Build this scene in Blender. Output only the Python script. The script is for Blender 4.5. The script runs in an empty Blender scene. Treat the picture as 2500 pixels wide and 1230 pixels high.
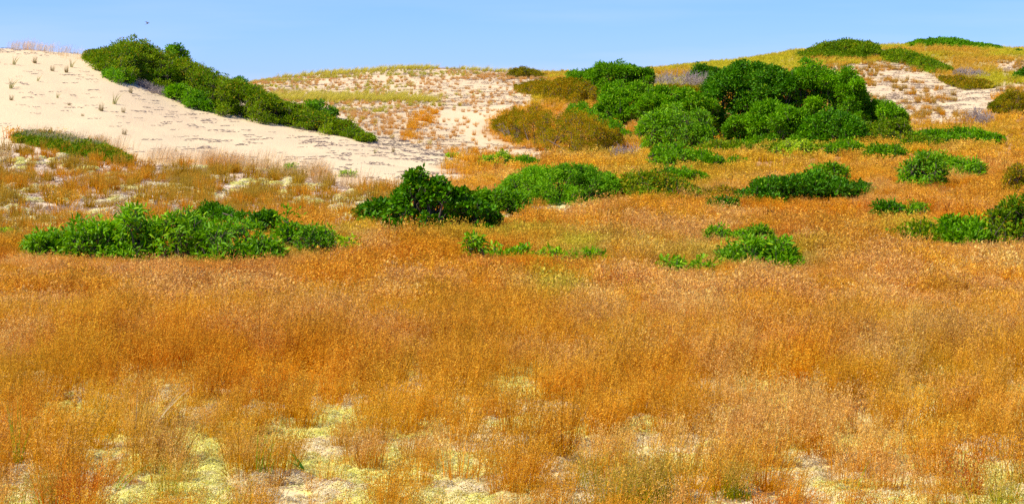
import bpy, math, random
import numpy as np

rng = np.random.default_rng(7)
random.seed(7)
scn = bpy.context.scene
COL = scn.collection

# ------------------------------------------------------------------ camera model
F = 4665.0      # focal length in photo pixels (photo is 2500 wide)
HC = 2.2        # eye height above the field
H0 = 200.0      # photo row of the true horizon

def to_world(u, v, Y):
    return (u - 1250.0) / F * Y, Y, HC - (v - H0) / F * Y

# ------------------------------------------------------------------ noise
def _hash(ix, iy, s):
    h = (ix.astype(np.int64) * 374761393 + iy.astype(np.int64) * 668265263 + s * 974634777) & 0xffffffff
    h = ((h ^ (h >> 13)) * 1274126177) & 0xffffffff
    return ((h ^ (h >> 16)) & 0xffff) / 65535.0

def vnoise(x, y, s=0):
    x = np.asarray(x, float); y = np.asarray(y, float)
    ix = np.floor(x); iy = np.floor(y)
    fx = x - ix; fy = y - iy
    fx = fx * fx * (3 - 2 * fx); fy = fy * fy * (3 - 2 * fy)
    a = _hash(ix, iy, s); b = _hash(ix + 1, iy, s); c = _hash(ix, iy + 1, s); d = _hash(ix + 1, iy + 1, s)
    return (a * (1 - fx) + b * fx) * (1 - fy) + (c * (1 - fx) + d * fx) * fy

def fbm(x, y, s=0, o=3):
    t = 0; a = 1; n = 0
    for k in range(o):
        t = t + a * vnoise(x * 2 ** k, y * 2 ** k, s + k * 17); n += a; a *= 0.5
    return t / n          # 0..1

# ------------------------------------------------------------------ terrain
COLS = {
 0:    [(24,628),(30,545),(36,478),(42,410),(48,335),(54,245),(60,160),(66,113),(75,135),(90,215),(120,250)],
 250:  [(24,628),(30,548),(36,484),(42,425),(48,352),(54,275),(60,196),(66,132),(73,138),(88,215),(120,250)],
 500:  [(24,628),(30,549),(36,486),(42,434),(48,380),(54,328),(60,278),(66,220),(70,200),(78,208),(95,245),(120,246)],
 620:  [(24,628),(30,549),(36,488),(42,438),(48,386),(54,340),(60,300),(65,262),(70,250),(78,245),(86,232),(95,210),(108,193),(120,215)],
 750:  [(24,628),(30,548),(36,490),(42,441),(48,392),(54,354),(60,322),(65,295),(72,285),(80,262),(86,243),(92,238),(100,205),(110,181),(122,200)],
 1000: [(24,628),(30,545),(36,490),(42,447),(50,404),(56,374),(61,357),(70,320),(80,275),(85,252),(90,244),(98,208),(108,163),(122,190)],
 1130: [(24,628),(30,545),(36,492),(42,449),(50,410),(56,385),(62,368),(70,330),(78,292),(84,262),(91,243),(98,205),(108,161),(122,190)],
 1250: [(24,628),(30,545),(36,491),(42,446),(50,411),(60,378),(70,335),(80,272),(90,235),(100,198),(110,176),(122,195)],
 1500: [(24,628),(30,542),(36,485),(42,440),(50,399),(56,376),(62,346),(70,292),(80,242),(90,205),(100,184),(110,184),(125,205)],
 1750: [(24,628),(30,540),(36,480),(42,435),(50,395),(56,371),(64,334),(75,272),(85,220),(95,183),(106,156),(120,168)],
 2000: [(24,627),(30,536),(36,472),(42,426),(50,384),(60,344),(70,290),(80,228),(90,172),(100,148),(112,122),(125,140)],
 2250: [(24,625),(30,530),(36,462),(42,415),(50,374),(58,336),(66,302),(74,262),(84,210),(94,168),(104,132),(112,110),(125,130)],
 2500: [(24,622),(30,525),(36,456),(42,408),(50,364),(58,326),(66,290),(74,242),(84,202),(94,162),(104,132),(112,124),(125,140)],
}
def flat(Y): return H0 + HC * F / Y
Ys = np.concatenate([np.linspace(1.2, 9, 20, endpoint=False), np.geomspace(9, 130, 400), np.geomspace(135, 2500, 40)])
uc = np.array(sorted(COLS)); M = []
for c in uc:
    pts = [(y, flat(y)) for y in (1.2, 4, 9, 12, 16, 20)] + COLS[c] + [(160, flat(160)), (260, flat(260)), (2500, flat(2500))]
    yy = np.array([p[0] for p in pts], float); zz = np.array([HC - (p[1] - H0) / F * p[0] for p in pts])
    M.append(np.interp(Ys, yy, zz))
M = np.array(M)                                    # cols x Y
Us = np.arange(-3600, 6101, 20.0)
def colinterp(u):
    u = np.clip(u, uc[0], uc[-1]); i = np.clip(np.searchsorted(uc, u) - 1, 0, len(uc) - 2)
    t = (u - uc[i]) / (uc[i + 1] - uc[i]); t = (0.45 * t + 0.55 * t * t * (3 - 2 * t))[:, None]
    return M[i] * (1 - t) + M[i + 1] * t
Z = colinterp(Us)
def smooth(A, ax, k):
    w = np.hanning(2 * k + 3)[1:-1]; w /= w.sum()
    P = np.pad(A, [(k, k) if a == ax else (0, 0) for a in (0, 1)], mode='edge')
    return sum(w[j] * np.take(P, range(j, j + A.shape[ax]), axis=ax) for j in range(2 * k + 1))
Z = smooth(Z, 0, 4); Z = smooth(Z, 1, 7)
UU, YY = np.meshgrid(Us, Ys, indexing='ij')
XX = (UU - 1250) / F * YY
amp = np.interp(YY, [1, 20, 40, 70, 130, 400], [0.025, 0.03, 0.09, 0.22, 0.3, 1.2])
Z = Z + (fbm(XX / 3.2, YY / 3.2, 3, 4) - 0.5) * amp
Z = Z + (fbm(XX / 0.5, YY / 0.5, 9, 2) - 0.5) * np.interp(YY, [1, 40, 130, 200], [0.05, 0.10, 0.07, 0.0]) * (fbm(XX / 6, YY / 6, 31, 2) > 0.42)

def gz(u, Y):
    u = np.asarray(u, float); Y = np.asarray(Y, float)
    a = np.clip((u - Us[0]) / 20.0, 0, len(Us) - 1.001); i = a.astype(int); fa = a - i
    j = np.clip(np.searchsorted(Ys, Y) - 1, 0, len(Ys) - 2); fb = np.clip((Y - Ys[j]) / (Ys[j + 1] - Ys[j]), 0, 1)
    return (Z[i, j] * (1 - fb) + Z[i, j + 1] * fb) * (1 - fa) + (Z[i + 1, j] * (1 - fb) + Z[i + 1, j + 1] * fb) * fa
def gzx(x, y): return gz(1250 + x * F / y, y)
_YS = np.geomspace(6, 128, 1600)
def groundY(u, v):
    z = gz(np.full_like(_YS, u), _YS); vv = H0 + (HC - z) * F / _YS
    k = np.argmax(vv <= v)
    if vv[k] > v: k = int(np.argmin(vv))
    return float(_YS[k])
def vof(u, Y): return H0 + (HC - gz(u, Y)) * F / Y

# ------------------------------------------------------------------ ground cover zones (outlines on the ground)
def pip(poly, u, v):
    c = np.zeros(np.shape(u), bool); n = len(poly)
    for i in range(n):
        x1, y1 = poly[i]; x2, y2 = poly[(i + 1) % n]
        if y1 == y2: continue
        m = ((y1 > v) != (y2 > v)) & (u < (x2 - x1) * (v - y1) / (y2 - y1) + x1)
        c ^= m
    return c
P = {
 'sandL': [(-3000,60),(0,60),(240,100),(560,180),(760,230),(900,330),(1060,366),(1160,408),(1195,448),(1140,462),(900,466),(780,436),(620,412),(420,402),(335,404),(300,372),(150,338),(30,338),(0,372),(-3000,380)],
 'lichenL': [(-3000,380),(0,372),(30,345),(200,345),(335,404),(420,402),(620,412),(780,436),(900,462),(1010,462),(1000,552),(860,552),(700,560),(400,575),(0,590),(-3000,600)],
 'mid': [(560,150),(1080,120),(1300,150),(1340,210),(1290,252),(1195,290),(1190,330),(1260,362),(1420,375),(1560,382),(1530,402),(1380,395),(1240,425),(1170,430),(1130,395),(1060,366),(900,330),(760,230),(560,180)],
 'saddle': [(1080,262),(1160,268),(1280,256),(1290,245),(1330,235),(1280,262),(1195,292),(1185,330),(1230,350),(1190,358),(1120,330),(1060,290)],
 'sandR': [(2000,166),(2130,154),(2222,156),(2262,180),(2340,206),(2440,232),(2400,284),(2262,312),(2190,296),(2080,250)],
 'sandR2': [(2395,238),(2440,206),(2700,196),(2700,232),(2480,226)],
 'sandR3': [(2420,152),(2700,150),(2700,186),(2440,180)],
 'hollow': [(1215,512),(1300,508),(1440,505),(1480,520),(1380,538),(1225,548)],
 'greenband': [(600,238),(760,232),(1000,234),(1080,246),(1060,252),(900,250),(600,250)],
 'orangeM': [(1000,275),(1075,268),(1085,295),(1030,315),(1000,345),(960,350),(990,310)],
 'pinkM': [(1080,180),(1270,180),(1290,215),(1200,205),(1080,195)],
 'tongue': [(1080,410),(1110,400),(1200,415),(1260,425),(1180,450)],
 'pinktongue': [(1060,372),(1200,372),(1300,400),(1240,425),(1130,405)],
}
def jit(u, v, x, y):
    a = fbm(x / 0.7, y / 0.7, 41, 3) - 0.5; b = fbm(x / 0.7, y / 0.7, 77, 3) - 0.5
    return u + a * 60, v + b * 26
def sstep(a, b, x):
    t = np.clip((x - a) / (b - a), 0, 1); return t * t * (3 - 2 * t)

FOOT = []        # shrub footprints: (x, Y, half width, half depth)
def clear(x, Y, front=.15):
    k = np.ones(len(x), bool)
    for (cx, cy, hw, hd) in FOOT:
        dy = Y - cy; hd2 = np.where(dy < 0, hd + front, hd)
        k &= ((x - cx) / hw) ** 2 + (dy / hd2) ** 2 > .9
    return k

def zone(u, Y, x):
    v = vof(u, Y)
    uj, vj = jit(u, v, x, Y)
    z = np.zeros(np.shape(u), int)                 # 0 field grass
    z[(vj < 232) & (u > 1240)] = 6                 # right hills: yellow green grass
    z[pip(P['mid'], uj, vj) & (Y > 55)] = 2
    z[pip(P['lichenL'], uj, vj)] = 3
    z[pip(P['sandL'], uj, vj) & (Y < 78)] = 1
    z[pip(P['saddle'], uj, vj) & (Y > 60)] = 5
    for k in ('sandR', 'sandR2', 'sandR3'): z[pip(P[k], uj, vj)] = 4
    z[pip(P['hollow'], uj, vj)] = 7
    z[pip(P['tongue'], uj, vj)] = 0
    z[(Y > 76) & (u < 600)] = 2
    z[(z == 0) & (u < 1120) & (Y > 55) & (v < 345)] = 2
    return z, v

# ------------------------------------------------------------------ mesh / object helpers
def new_mesh(name, verts, faces_loops, counts, attrs=None, smooth_=False):
    me = bpy.data.meshes.new(name)
    verts = np.asarray(verts, np.float32); fl = np.asarray(faces_loops, np.int32); counts = np.asarray(counts, np.int32)
    me.vertices.add(len(verts)); me.vertices.foreach_set('co', verts.ravel())
    me.loops.add(len(fl)); me.loops.foreach_set('vertex_index', fl)
    me.polygons.add(len(counts))
    st = np.concatenate([[0], np.cumsum(counts)[:-1]]).astype(np.int32)
    me.polygons.foreach_set('loop_start', st); me.polygons.foreach_set('loop_total', counts)
    if smooth_: me.polygons.foreach_set('use_smooth', np.ones(len(counts), bool))
    for k, a in (attrs or {}).items():
        a = np.asarray(a, np.float32)
        if a.ndim == 1:
            at = me.attributes.new(k, 'FLOAT', 'POINT'); at.data.foreach_set('value', a)
        else:
            if a.shape[1] == 3: a = np.hstack([a, np.ones((len(a), 1), np.float32)])
            at = me.attributes.new(k, 'FLOAT_COLOR', 'POINT'); at.data.foreach_set('color', a.ravel())
    me.update(calc_edges=True)
    return me

def tag(o, label=None, cat=None, group=None, kind=None):
    if label: o['label'] = label
    if cat: o['category'] = cat
    if group: o['group'] = group
    if kind: o['kind'] = kind
    return o
def link(name, me, mat=None, parent=None):
    o = bpy.data.objects.new(name, me); COL.objects.link(o)
    if mat and not me.materials: me.materials.append(mat)
    if parent: o.parent = parent
    return o

class Bag:                                          # collects polygons of 3 or 4 corners
    def __init__(s): s.v = []; s.l = []; s.c = []; s.a = {}; s.n = 0
    def add(s, verts, quads=None, tris=None, **attrs):
        verts = verts.reshape(-1, 3)
        if quads is not None and len(quads): s.l.append((quads + s.n).ravel()); s.c.append(np.full(len(quads), 4))
        if tris is not None and len(tris): s.l.append((tris + s.n).ravel()); s.c.append(np.full(len(tris), 3))
        s.v.append(verts)
        for k, a in attrs.items(): s.a.setdefault(k, []).append(np.broadcast_to(a, (len(verts),) + np.shape(a)[1:]) if np.ndim(a) else np.full(len(verts), a))
        s.n += len(verts)
    def mesh(s, name, smooth_=False):
        return new_mesh(name, np.concatenate(s.v), np.concatenate(s.l), np.concatenate(s.c), {k: np.concatenate(a) for k, a in s.a.items()}, smooth_)

def unit(a): return a / np.maximum(np.linalg.norm(a, axis=-1, keepdims=True), 1e-9)

def strips(bag, path, w, side=None, **attrs):
    """tapered ribbons; path (n, k, 3), w (n, k)"""
    n, k, _ = path.shape
    if side is None:
        side = rng.normal(size=(n, 3)); side[:, 2] *= 0.2
    d = unit(path[:, -1] - path[:, 0]); side = unit(side - (side * d).sum(1, keepdims=True) * d)
    L = path - side[:, None] * w[..., None] / 2; R = path + side[:, None] * w[..., None] / 2
    V = np.stack([L, R], 2).reshape(n, k * 2, 3)
    base = (np.arange(n) * k * 2)[:, None]
    q = [np.stack([base[:, 0] + 2 * j, base[:, 0] + 2 * j + 1, base[:, 0] + 2 * j + 3, base[:, 0] + 2 * j + 2], 1) for j in range(k - 1)]
    at = {}
    for key, a in attrs.items():
        a = np.asarray(a, float)
        if a.ndim == 1: a = np.repeat(a[:, None], k, 1)
        at[key] = np.repeat(a[:, :, None], 2, 2).reshape(-1)
    bag.add(V, quads=np.concatenate(q), **at)

def kites(bag, p, d, nrm, L, W, fold=0.25, **attrs):
    """leaf of two folded triangles; p base, d direction, nrm normal"""
    n = len(p); d = unit(d); s = unit(np.cross(d, nrm)); nn = np.cross(s, d)
    L = np.broadcast_to(L, n)[:, None]; W = np.broadcast_to(W, n)[:, None]
    m = p + d * L * 0.45 + nn * W * fold
    V = np.stack([p, m + s * W / 2, p + d * L - nn * L * 0.12, m - s * W / 2], 1)
    b = np.arange(n) * 4
    t = np.concatenate([np.stack([b, b + 1, b + 2], 1), np.stack([b, b + 2, b + 3], 1)])
    bag.add(V, tris=t, **{k: np.repeat(np.asarray(a, float), 4) for k, a in attrs.items()})

def blades(bag, p, d, nrm, L, W, droop=0.5, **attrs):
    """longer curved leaf: base, two pairs, tip"""
    n = len(p); d = unit(d); s = unit(np.cross(d, nrm)); nn = np.cross(s, d)
    L = np.broadcast_to(L, n)[:, None]; W = np.broadcast_to(W, n)[:, None]
    dr = np.broadcast_to(droop, n)[:, None]
    down = -nn
    def at(t): return p + d * L * t * (1 - 0.25 * t * dr) + down * L * dr * t * t * 0.6
    a = at(0.3); b_ = at(0.65); c = at(1.0)
    V = np.stack([p, a - s * W * .42, a + down * W * .22, a + s * W * .42, b_ - s * W * .45, b_ + down * W * .22, b_ + s * W * .45, c], 1)
    o = np.arange(n) * 8
    tr = np.concatenate([np.stack([o, o + 2, o + 1], 1), np.stack([o, o + 3, o + 2], 1), np.stack([o + 4, o + 5, o + 7], 1), np.stack([o + 5, o + 6, o + 7], 1)])
    qd = np.concatenate([np.stack([o + 1, o + 2, o + 5, o + 4], 1), np.stack([o + 2, o + 3, o + 6, o + 5], 1)])
    bag.add(V, quads=qd, tris=tr, **{k: np.repeat(np.asarray(x, float), 8) for k, x in attrs.items()})

def tubes(bag, path, r, sides=4):
    n, k, _ = path.shape
    t = unit(np.gradient(path, axis=1)); ref = np.array([0.31, 0.87, 0.12])
    a = unit(np.cross(t, ref)); b = np.cross(t, a)
    ang = np.arange(sides) * 2 * math.pi / sides
    V = path[:, :, None] + r[..., None, None] * (a[:, :, None] * np.cos(ang)[:, None] + b[:, :, None] * np.sin(ang)[:, None])
    o = (np.arange(n) * k * sides)[:, None, None]; j = np.arange(k - 1)[None, :, None] * sides; i = np.arange(sides)[None, None]
    i2 = (i + 1) % sides
    q = np.stack([o + j + i, o + j + i2, o + j + sides + i2, o + j + sides + i], -1).reshape(-1, 4)
    bag.add(V, quads=q)

# ------------------------------------------------------------------ materials
def nt(name):
    m = bpy.data.materials.new(name); m.use_nodes = True; t = m.node_tree; t.nodes.clear(); return m, t
def N(t, kind, **kw):
    n = t.nodes.new(kind)
    for k, v in kw.items(): setattr(n, k, v)
    return n
def mixc(t, fac, a, b, blend='MIX'):
    n = N(t, 'ShaderNodeMix', data_type='RGBA', blend_type=blend)
    for sock, v in ((n.inputs[0], fac), (n.inputs[6], a), (n.inputs[7], b)):
        if isinstance(v, bpy.types.NodeSocket): t.links.new(v, sock)
        elif isinstance(v, (int, float)): sock.default_value = v
        else: sock.default_value = tuple(v) + (1,)
    return n.outputs[2]
def mth(t, op, a, b=0.0):
    n = N(t, 'ShaderNodeMath', operation=op)
    for s, v in ((n.inputs[0], a), (n.inputs[1], b)):
        if isinstance(v, bpy.types.NodeSocket): t.links.new(v, s)
        else: s.default_value = v
    return n.outputs[0]
def attr(t, name, typ='GEOMETRY'):
    return N(t, 'ShaderNodeAttribute', attribute_name=name, attribute_type=typ)
def leaf_shader(t, col, rough=0.5, trans=0.3, spec=0.3, tcol=None):
    p = N(t, 'ShaderNodeBsdfPrincipled'); t.links.new(col, p.inputs['Base Color'])
    p.inputs['Roughness'].default_value = rough; p.inputs['Specular IOR Level'].default_value = spec
    tr = N(t, 'ShaderNodeBsdfTranslucent'); t.links.new(tcol or col, tr.inputs['Color'])
    mx = N(t, 'ShaderNodeMixShader'); mx.inputs[0].default_value = trans
    t.links.new(p.outputs[0], mx.inputs[1]); t.links.new(tr.outputs[0], mx.inputs[2])
    o = N(t, 'ShaderNodeOutputMaterial'); t.links.new(mx.outputs[0], o.inputs[0])

def leaf_mat(name, dark, light, tip, rough=0.42, trans=0.28, spec=0.5):
    m, t = nt(name)
    r = attr(t, 'rnd').outputs['Fac']; c = attr(t, 'clump').outputs['Fac']; tp = attr(t, 'tip').outputs['Fac']
    f = mth(t, 'ADD', mth(t, 'MULTIPLY', r, 0.35), mth(t, 'MULTIPLY', c, 0.65))
    col = mixc(t, f, dark, light)
    col = mixc(t, tp, col, tip)
    leaf_shader(t, col, rough, trans, spec * .6)
    return m

def grass_mat(name, src):
    m, t = nt(name)
    if src == 'INSTANCER':
        a = attr(t, 'cola', 'INSTANCER').outputs['Color']; b = attr(t, 'colb', 'INSTANCER').outputs['Color']
    else:
        a = attr(t, 'cola', 'OBJECT').outputs['Color']; b = attr(t, 'colb', 'OBJECT').outputs['Color']
    h = attr(t, 'head').outputs['Fac']; r = attr(t, 'rnd').outputs['Fac']
    col = mixc(t, h, a, b)
    f = mth(t, 'ADD', mth(t, 'MULTIPLY', r, 0.78), 0.56)
    cmb = N(t, 'ShaderNodeCombineColor')
    for i in range(3): t.links.new(f, cmb.inputs[i])
    col = mixc(t, 1.0, col, cmb.outputs[0], 'MULTIPLY')
    leaf_shader(t, col, 0.8, 0.35, 0.03)
    return m

def bark_mat(name, c1, c2):
    m, t = nt(name)
    tc = N(t, 'ShaderNodeTexCoord'); n = N(t, 'ShaderNodeTexNoise'); n.inputs['Scale'].default_value = 25
    t.links.new(tc.outputs['Object'], n.inputs[0])
    p = N(t, 'ShaderNodeBsdfPrincipled'); t.links.new(mixc(t, n.outputs[0], c1, c2), p.inputs['Base Color'])
    p.inputs['Roughness'].default_value = 0.9
    o = N(t, 'ShaderNodeOutputMaterial'); t.links.new(p.outputs[0], o.inputs[0]); return m

G = {}
G['glossy'] = leaf_mat('leaf_glossy_green', (0.09,0.25,0.0), (0.30,0.62,0.0), (0.48,0.74,0.01), 0.5, 0.34, 0.3)
G['dark'] = leaf_mat('leaf_dark_green', (0.026,0.12,0.0), (0.15,0.42,0.0), (0.34,0.56,0.01), 0.5, 0.25, 0.22)
G['mid'] = leaf_mat('leaf_mid_green', (0.045,0.18,0.0), (0.27,0.58,0.0), (0.42,0.66,0.01), 0.55, 0.3, 0.2)
G['bayberry'] = leaf_mat('leaf_bayberry', (0.060,0.19,0.0), (0.32,0.44,0.002), (0.60,0.34,0.01), 0.6, 0.28, 0.15)
G['olive'] = leaf_mat('leaf_olive_heath', (0.10,0.19,0.0), (0.52,0.34,0.004), (0.70,0.30,0.01), 0.6, 0.28, 0.1)
G['rust'] = leaf_mat('leaf_rusty_heath', (0.24,0.18,0.001), (0.60,0.28,0.004), (0.70,0.26,0.01), 0.6, 0.28, 0.1)
G['lime'] = leaf_mat('leaf_lime_green', (0.22,0.42,0.0), (0.50,0.72,0.004), (0.75,0.88,0.04), 0.5, 0.35, 0.25)
BARK = bark_mat('bark', (0.06,0.035,0.02), (0.20,0.14,0.09))
GREYTWIG = bark_mat('grey_dead_twig', (0.26,0.20,0.15), (0.52,0.43,0.35))
GRASS_I = grass_mat('grass_scattered', 'INSTANCER')
GRASS_O = grass_mat('grass_single', 'OBJECT')

# ------------------------------------------------------------------ terrain mesh
SAND = np.array([0.80,0.62,0.34]); PINK = np.array([0.80,0.60,0.40]); LITTER = np.array([0.42,0.19,0.04])
LICH = np.array([0.84,0.76,0.32]); PALE = np.array([0.82,0.66,0.44]); OLIVE = np.array([0.22,0.17,0.02]); GRNL = np.array([0.45,0.36,0.08])
zn, VV = zone(UU.ravel(), YY.ravel(), XX.ravel()); zn = zn.reshape(UU.shape); VV = VV.reshape(UU.shape)
gcol = np.empty(UU.shape + (3,))
lut = np.array([LITTER, SAND, SAND * 0.95, PALE * 0.95, SAND * 0.97, SAND, GRNL, PALE])
gcol[:] = lut[zn]
near = sstep(19, 11.5, YY)[..., None] * (zn == 0)[..., None]
gcol = gcol * (1 - near) + near * (PINK * 0.4 + LICH * 0.5)
for ax in (0, 1):
    for c in range(3): gcol[..., c] = smooth(gcol[..., c], ax, 1)
ftuft = ((zn == 3) | (zn == 2) | (zn == 4)).astype(float)
nI, nJ = UU.shape
idx = np.arange(nI * nJ).reshape(nI, nJ)
quads = np.stack([idx[:-1, :-1], idx[1:, :-1], idx[1:, 1:], idx[:-1, 1:]], -1).reshape(-1, 4)
gm = new_mesh('ground', np.stack([XX, YY, Z], -1).reshape(-1, 3), quads.ravel(), np.full(len(quads), 4),
              {'gcol': gcol.reshape(-1, 3), 'rough': ftuft.ravel(), 'near': near.ravel()}, True)
m, t = nt('dune_ground')
tc = N(t, 'ShaderNodeTexCoord').outputs['Object']
def noise(scale, detail=4, rough=0.6, vec=None):
    n = N(t, 'ShaderNodeTexNoise'); n.inputs['Scale'].default_value = scale; n.inputs['Detail'].default_value = detail
    n.inputs['Roughness'].default_value = rough; t.links.new(vec or tc, n.inputs[0]); return n.outputs['Fac']
def ramp(f, lo, hi):
    n = N(t, 'ShaderNodeMapRange'); n.inputs[1].default_value = lo; n.inputs[2].default_value = hi; t.links.new(f, n.inputs[0]); return n.outputs[0]
base = attr(t, 'gcol').outputs['Color']
big = noise(0.35, 3); fine = noise(9, 5, 0.7); grain = noise(60, 3, 0.8)
col = mixc(t, ramp(big, 0.35, 0.7), base, mixc(t, 0.35, base, (0.78,0.54,0.30)))
col = mixc(t, mth(t, 'MULTIPLY', ramp(grain, 0.45, 0.75), 0.25), col, mixc(t, 0.6, col, (0.30,0.20,0.12)))
rg = attr(t, 'rough').outputs['Fac']
col = mixc(t, mth(t, 'MULTIPLY', mth(t, 'MULTIPLY', ramp(fine, 0.52, 0.66), rg), 0.55), col, (0.42,0.27,0.14))
lf = mth(t, 'MULTIPLY', mth(t, 'MULTIPLY', ramp(noise(5, 4, 0.7), 0.50, 0.60), rg), 0.5)
nr = attr(t, 'near').outputs['Fac']
lf2 = mth(t, 'MULTIPLY', ramp(noise(3.3, 5, 0.75), 0.42, 0.60), nr)
col = mixc(t, lf2, col, (0.84,0.78,0.24))
p = N(t, 'ShaderNodeBsdfPrincipled'); t.links.new(col, p.inputs['Base Color']); p.inputs['Roughness'].default_value = 0.95; p.inputs['Specular IOR Level'].default_value = 0.1
wv = N(t, 'ShaderNodeTexWave'); wv.inputs['Scale'].default_value = 1.6; wv.inputs['Distortion'].default_value = 9; wv.inputs['Detail'].default_value = 3; wv.inputs['Detail Scale'].default_value = 1.5
mp = N(t, 'ShaderNodeMapping'); mp.inputs['Rotation'].default_value = (0, 0, 1.2); t.links.new(tc, mp.inputs[0]); t.links.new(mp.outputs[0], wv.inputs[0])
hgt = mth(t, 'ADD', mth(t, 'MULTIPLY', wv.outputs['Fac'], 0.12), mth(t, 'ADD', mth(t, 'MULTIPLY', fine, 0.5), mth(t, 'MULTIPLY', grain, 0.12)))
bp = N(t, 'ShaderNodeBump'); bp.inputs['Strength'].default_value = 0.6; bp.inputs['Distance'].default_value = 0.06; t.links.new(hgt, bp.inputs['Height']); t.links.new(bp.outputs[0], p.inputs['Normal'])
o = N(t, 'ShaderNodeOutputMaterial'); t.links.new(p.outputs[0], o.inputs[0])
g = link('ground', gm, m); tag(g, kind='structure')

# ------------------------------------------------------------------ grass tuft meshes
def make_tuft(name, ns, H, r0, tilt, sw, nspk, spk, basal=25, lean=0.10, basal_h=0.35, panicle=0.05):
    b = Bag()
    a = rng.uniform(0, 6.283, ns); r = r0 * np.sqrt(rng.random(ns))
    base = np.stack([r * np.cos(a), r * np.sin(a), np.full(ns, -0.02)], 1)
    h = H * rng.uniform(0.6, 1.08, ns); tl = tilt * rng.uniform(0.1, 1, ns)
    dx = np.cos(a) * tl + lean; dy = np.sin(a) * tl
    tt = np.array([0, .5, 1.0])
    path = base[:, None] + np.stack([dx[:, None] * h[:, None] * tt ** 1.5, dy[:, None] * h[:, None] * tt ** 1.5, h[:, None] * tt], -1)
    w = sw * np.array([1, 0.9, 0.4])[None] * rng.uniform(0.7, 1.2, (ns, 1))
    sr = rng.random(ns) ** 1.0
    strips(b, path, w, rnd=sr, head=np.tile(np.array([0.0, 0.1, 0.55]), (ns, 1)))
    if nspk:
        k = rng.integers(0, ns, nspk); s = rng.uniform(0.55, 1.03, nspk)
        rad = panicle * (1.15 - s) / 0.6 * rng.random(nspk) ** 0.5 + 0.004
        an = rng.uniform(0, 6.283, nspk)
        p = base[k] + np.stack([dx[k] * h[k] * s ** 1.5 + rad * np.cos(an), dy[k] * h[k] * s ** 1.5 + rad * np.sin(an), h[k] * s + rad * .5], 1)
        d = np.stack([np.cos(an) * .6 + .3, np.sin(an) * .6, rng.uniform(-.2, 1.2, nspk)], 1)
        kites(b, p, d, rng.normal(size=(nspk, 3)), spk * rng.uniform(0.7, 1.5, nspk), spk * 0.5, 0.2,
              rnd=np.clip(sr[k] * .8 + rng.random(nspk) * .3 - .05, 0, 1), head=np.clip(.35 + .55 * ((sr[k] * 7.3) % 1) + .3 * rng.random(nspk), 0, 1))
    if basal:
        a = rng.uniform(0, 6.283, basal); r = r0 * rng.random(basal)
        base = np.stack([r * np.cos(a), r * np.sin(a), np.full(basal, -0.01)], 1); h = H * basal_h * rng.uniform(0.5, 1.1, basal); q = rng.uniform(0.2, 1.0, basal)
        path = base[:, None] + np.stack([(np.cos(a) * q * h)[:, None] * tt ** 1.3, (np.sin(a) * q * h)[:, None] * tt ** 1.3, h[:, None] * (tt - 0.25 * q[:, None] * tt ** 2)], -1)
        strips(b, path, sw * 1.3 * np.array([1, .8, .2])[None] * np.ones((basal, 1)), rnd=rng.random(basal) * 0.35, head=np.zeros(basal))
    return b.mesh(name)

def make_beach(name, nb, H, sw, lean=0.45):
    b = Bag(); a = rng.uniform(0, 6.283, nb); r = 0.06 * rng.random(nb)
    base = np.stack([r * np.cos(a), r * np.sin(a), np.full(nb, -0.02)], 1)
    h = H * rng.uniform(0.5, 1.1, nb); q = rng.uniform(0.05, 0.45, nb)
    tt = np.array([0, .35, .7, 1.0])
    dx = np.cos(a) * q + lean * rng.uniform(.4, 1.2, nb); dy = np.sin(a) * q
    path = base[:, None] + np.stack([(dx * h)[:, None] * tt ** 1.8, (dy * h)[:, None] * tt ** 1.8, h[:, None] * (tt - 0.22 * tt ** 2)], -1)
    strips(b, path, sw * np.array([1, .9, .6, .12])[None] * np.ones((nb, 1)), rnd=rng.random(nb), head=np.tile(np.array([0, .2, .6, 1.0]), (nb, 1)))
    return b.mesh(name)

def make_lichen(name, R, H, n, sz):
    b = Bag()
    a = rng.uniform(0, 6.283, n); r = R * np.sqrt(rng.random(n))
    an = np.array([math.cos(x) for x in a]); bn = np.sin(a)
    lump = 0.6 + 0.8 * vnoise(an * r / R * 2.2 + 9, bn * r / R * 2.2 + 9, rng.integers(99))
    z = H * np.sqrt(np.maximum(0, 1 - (r / R) ** 2)) * lump + rng.uniform(-.2, .2, n) * sz
    p = np.stack([an * r, bn * r, z - 0.005], 1)
    nr = np.stack([an * r / R, bn * r / R, np.full(n, 0.9)], 1) + rng.normal(size=(n, 3)) * .45
    d = np.cross(unit(nr), rng.normal(size=(n, 3)))
    kites(b, p, d, nr, sz * rng.uniform(.7, 1.4, n), sz * rng.uniform(.6, 1, n), 0.3, rnd=rng.random(n) * .45 + 0.45, head=(rng.random(n) < 0.3).astype(float))
    # a dense under-layer so the cushion is solid
    return b.mesh(name)

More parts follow.
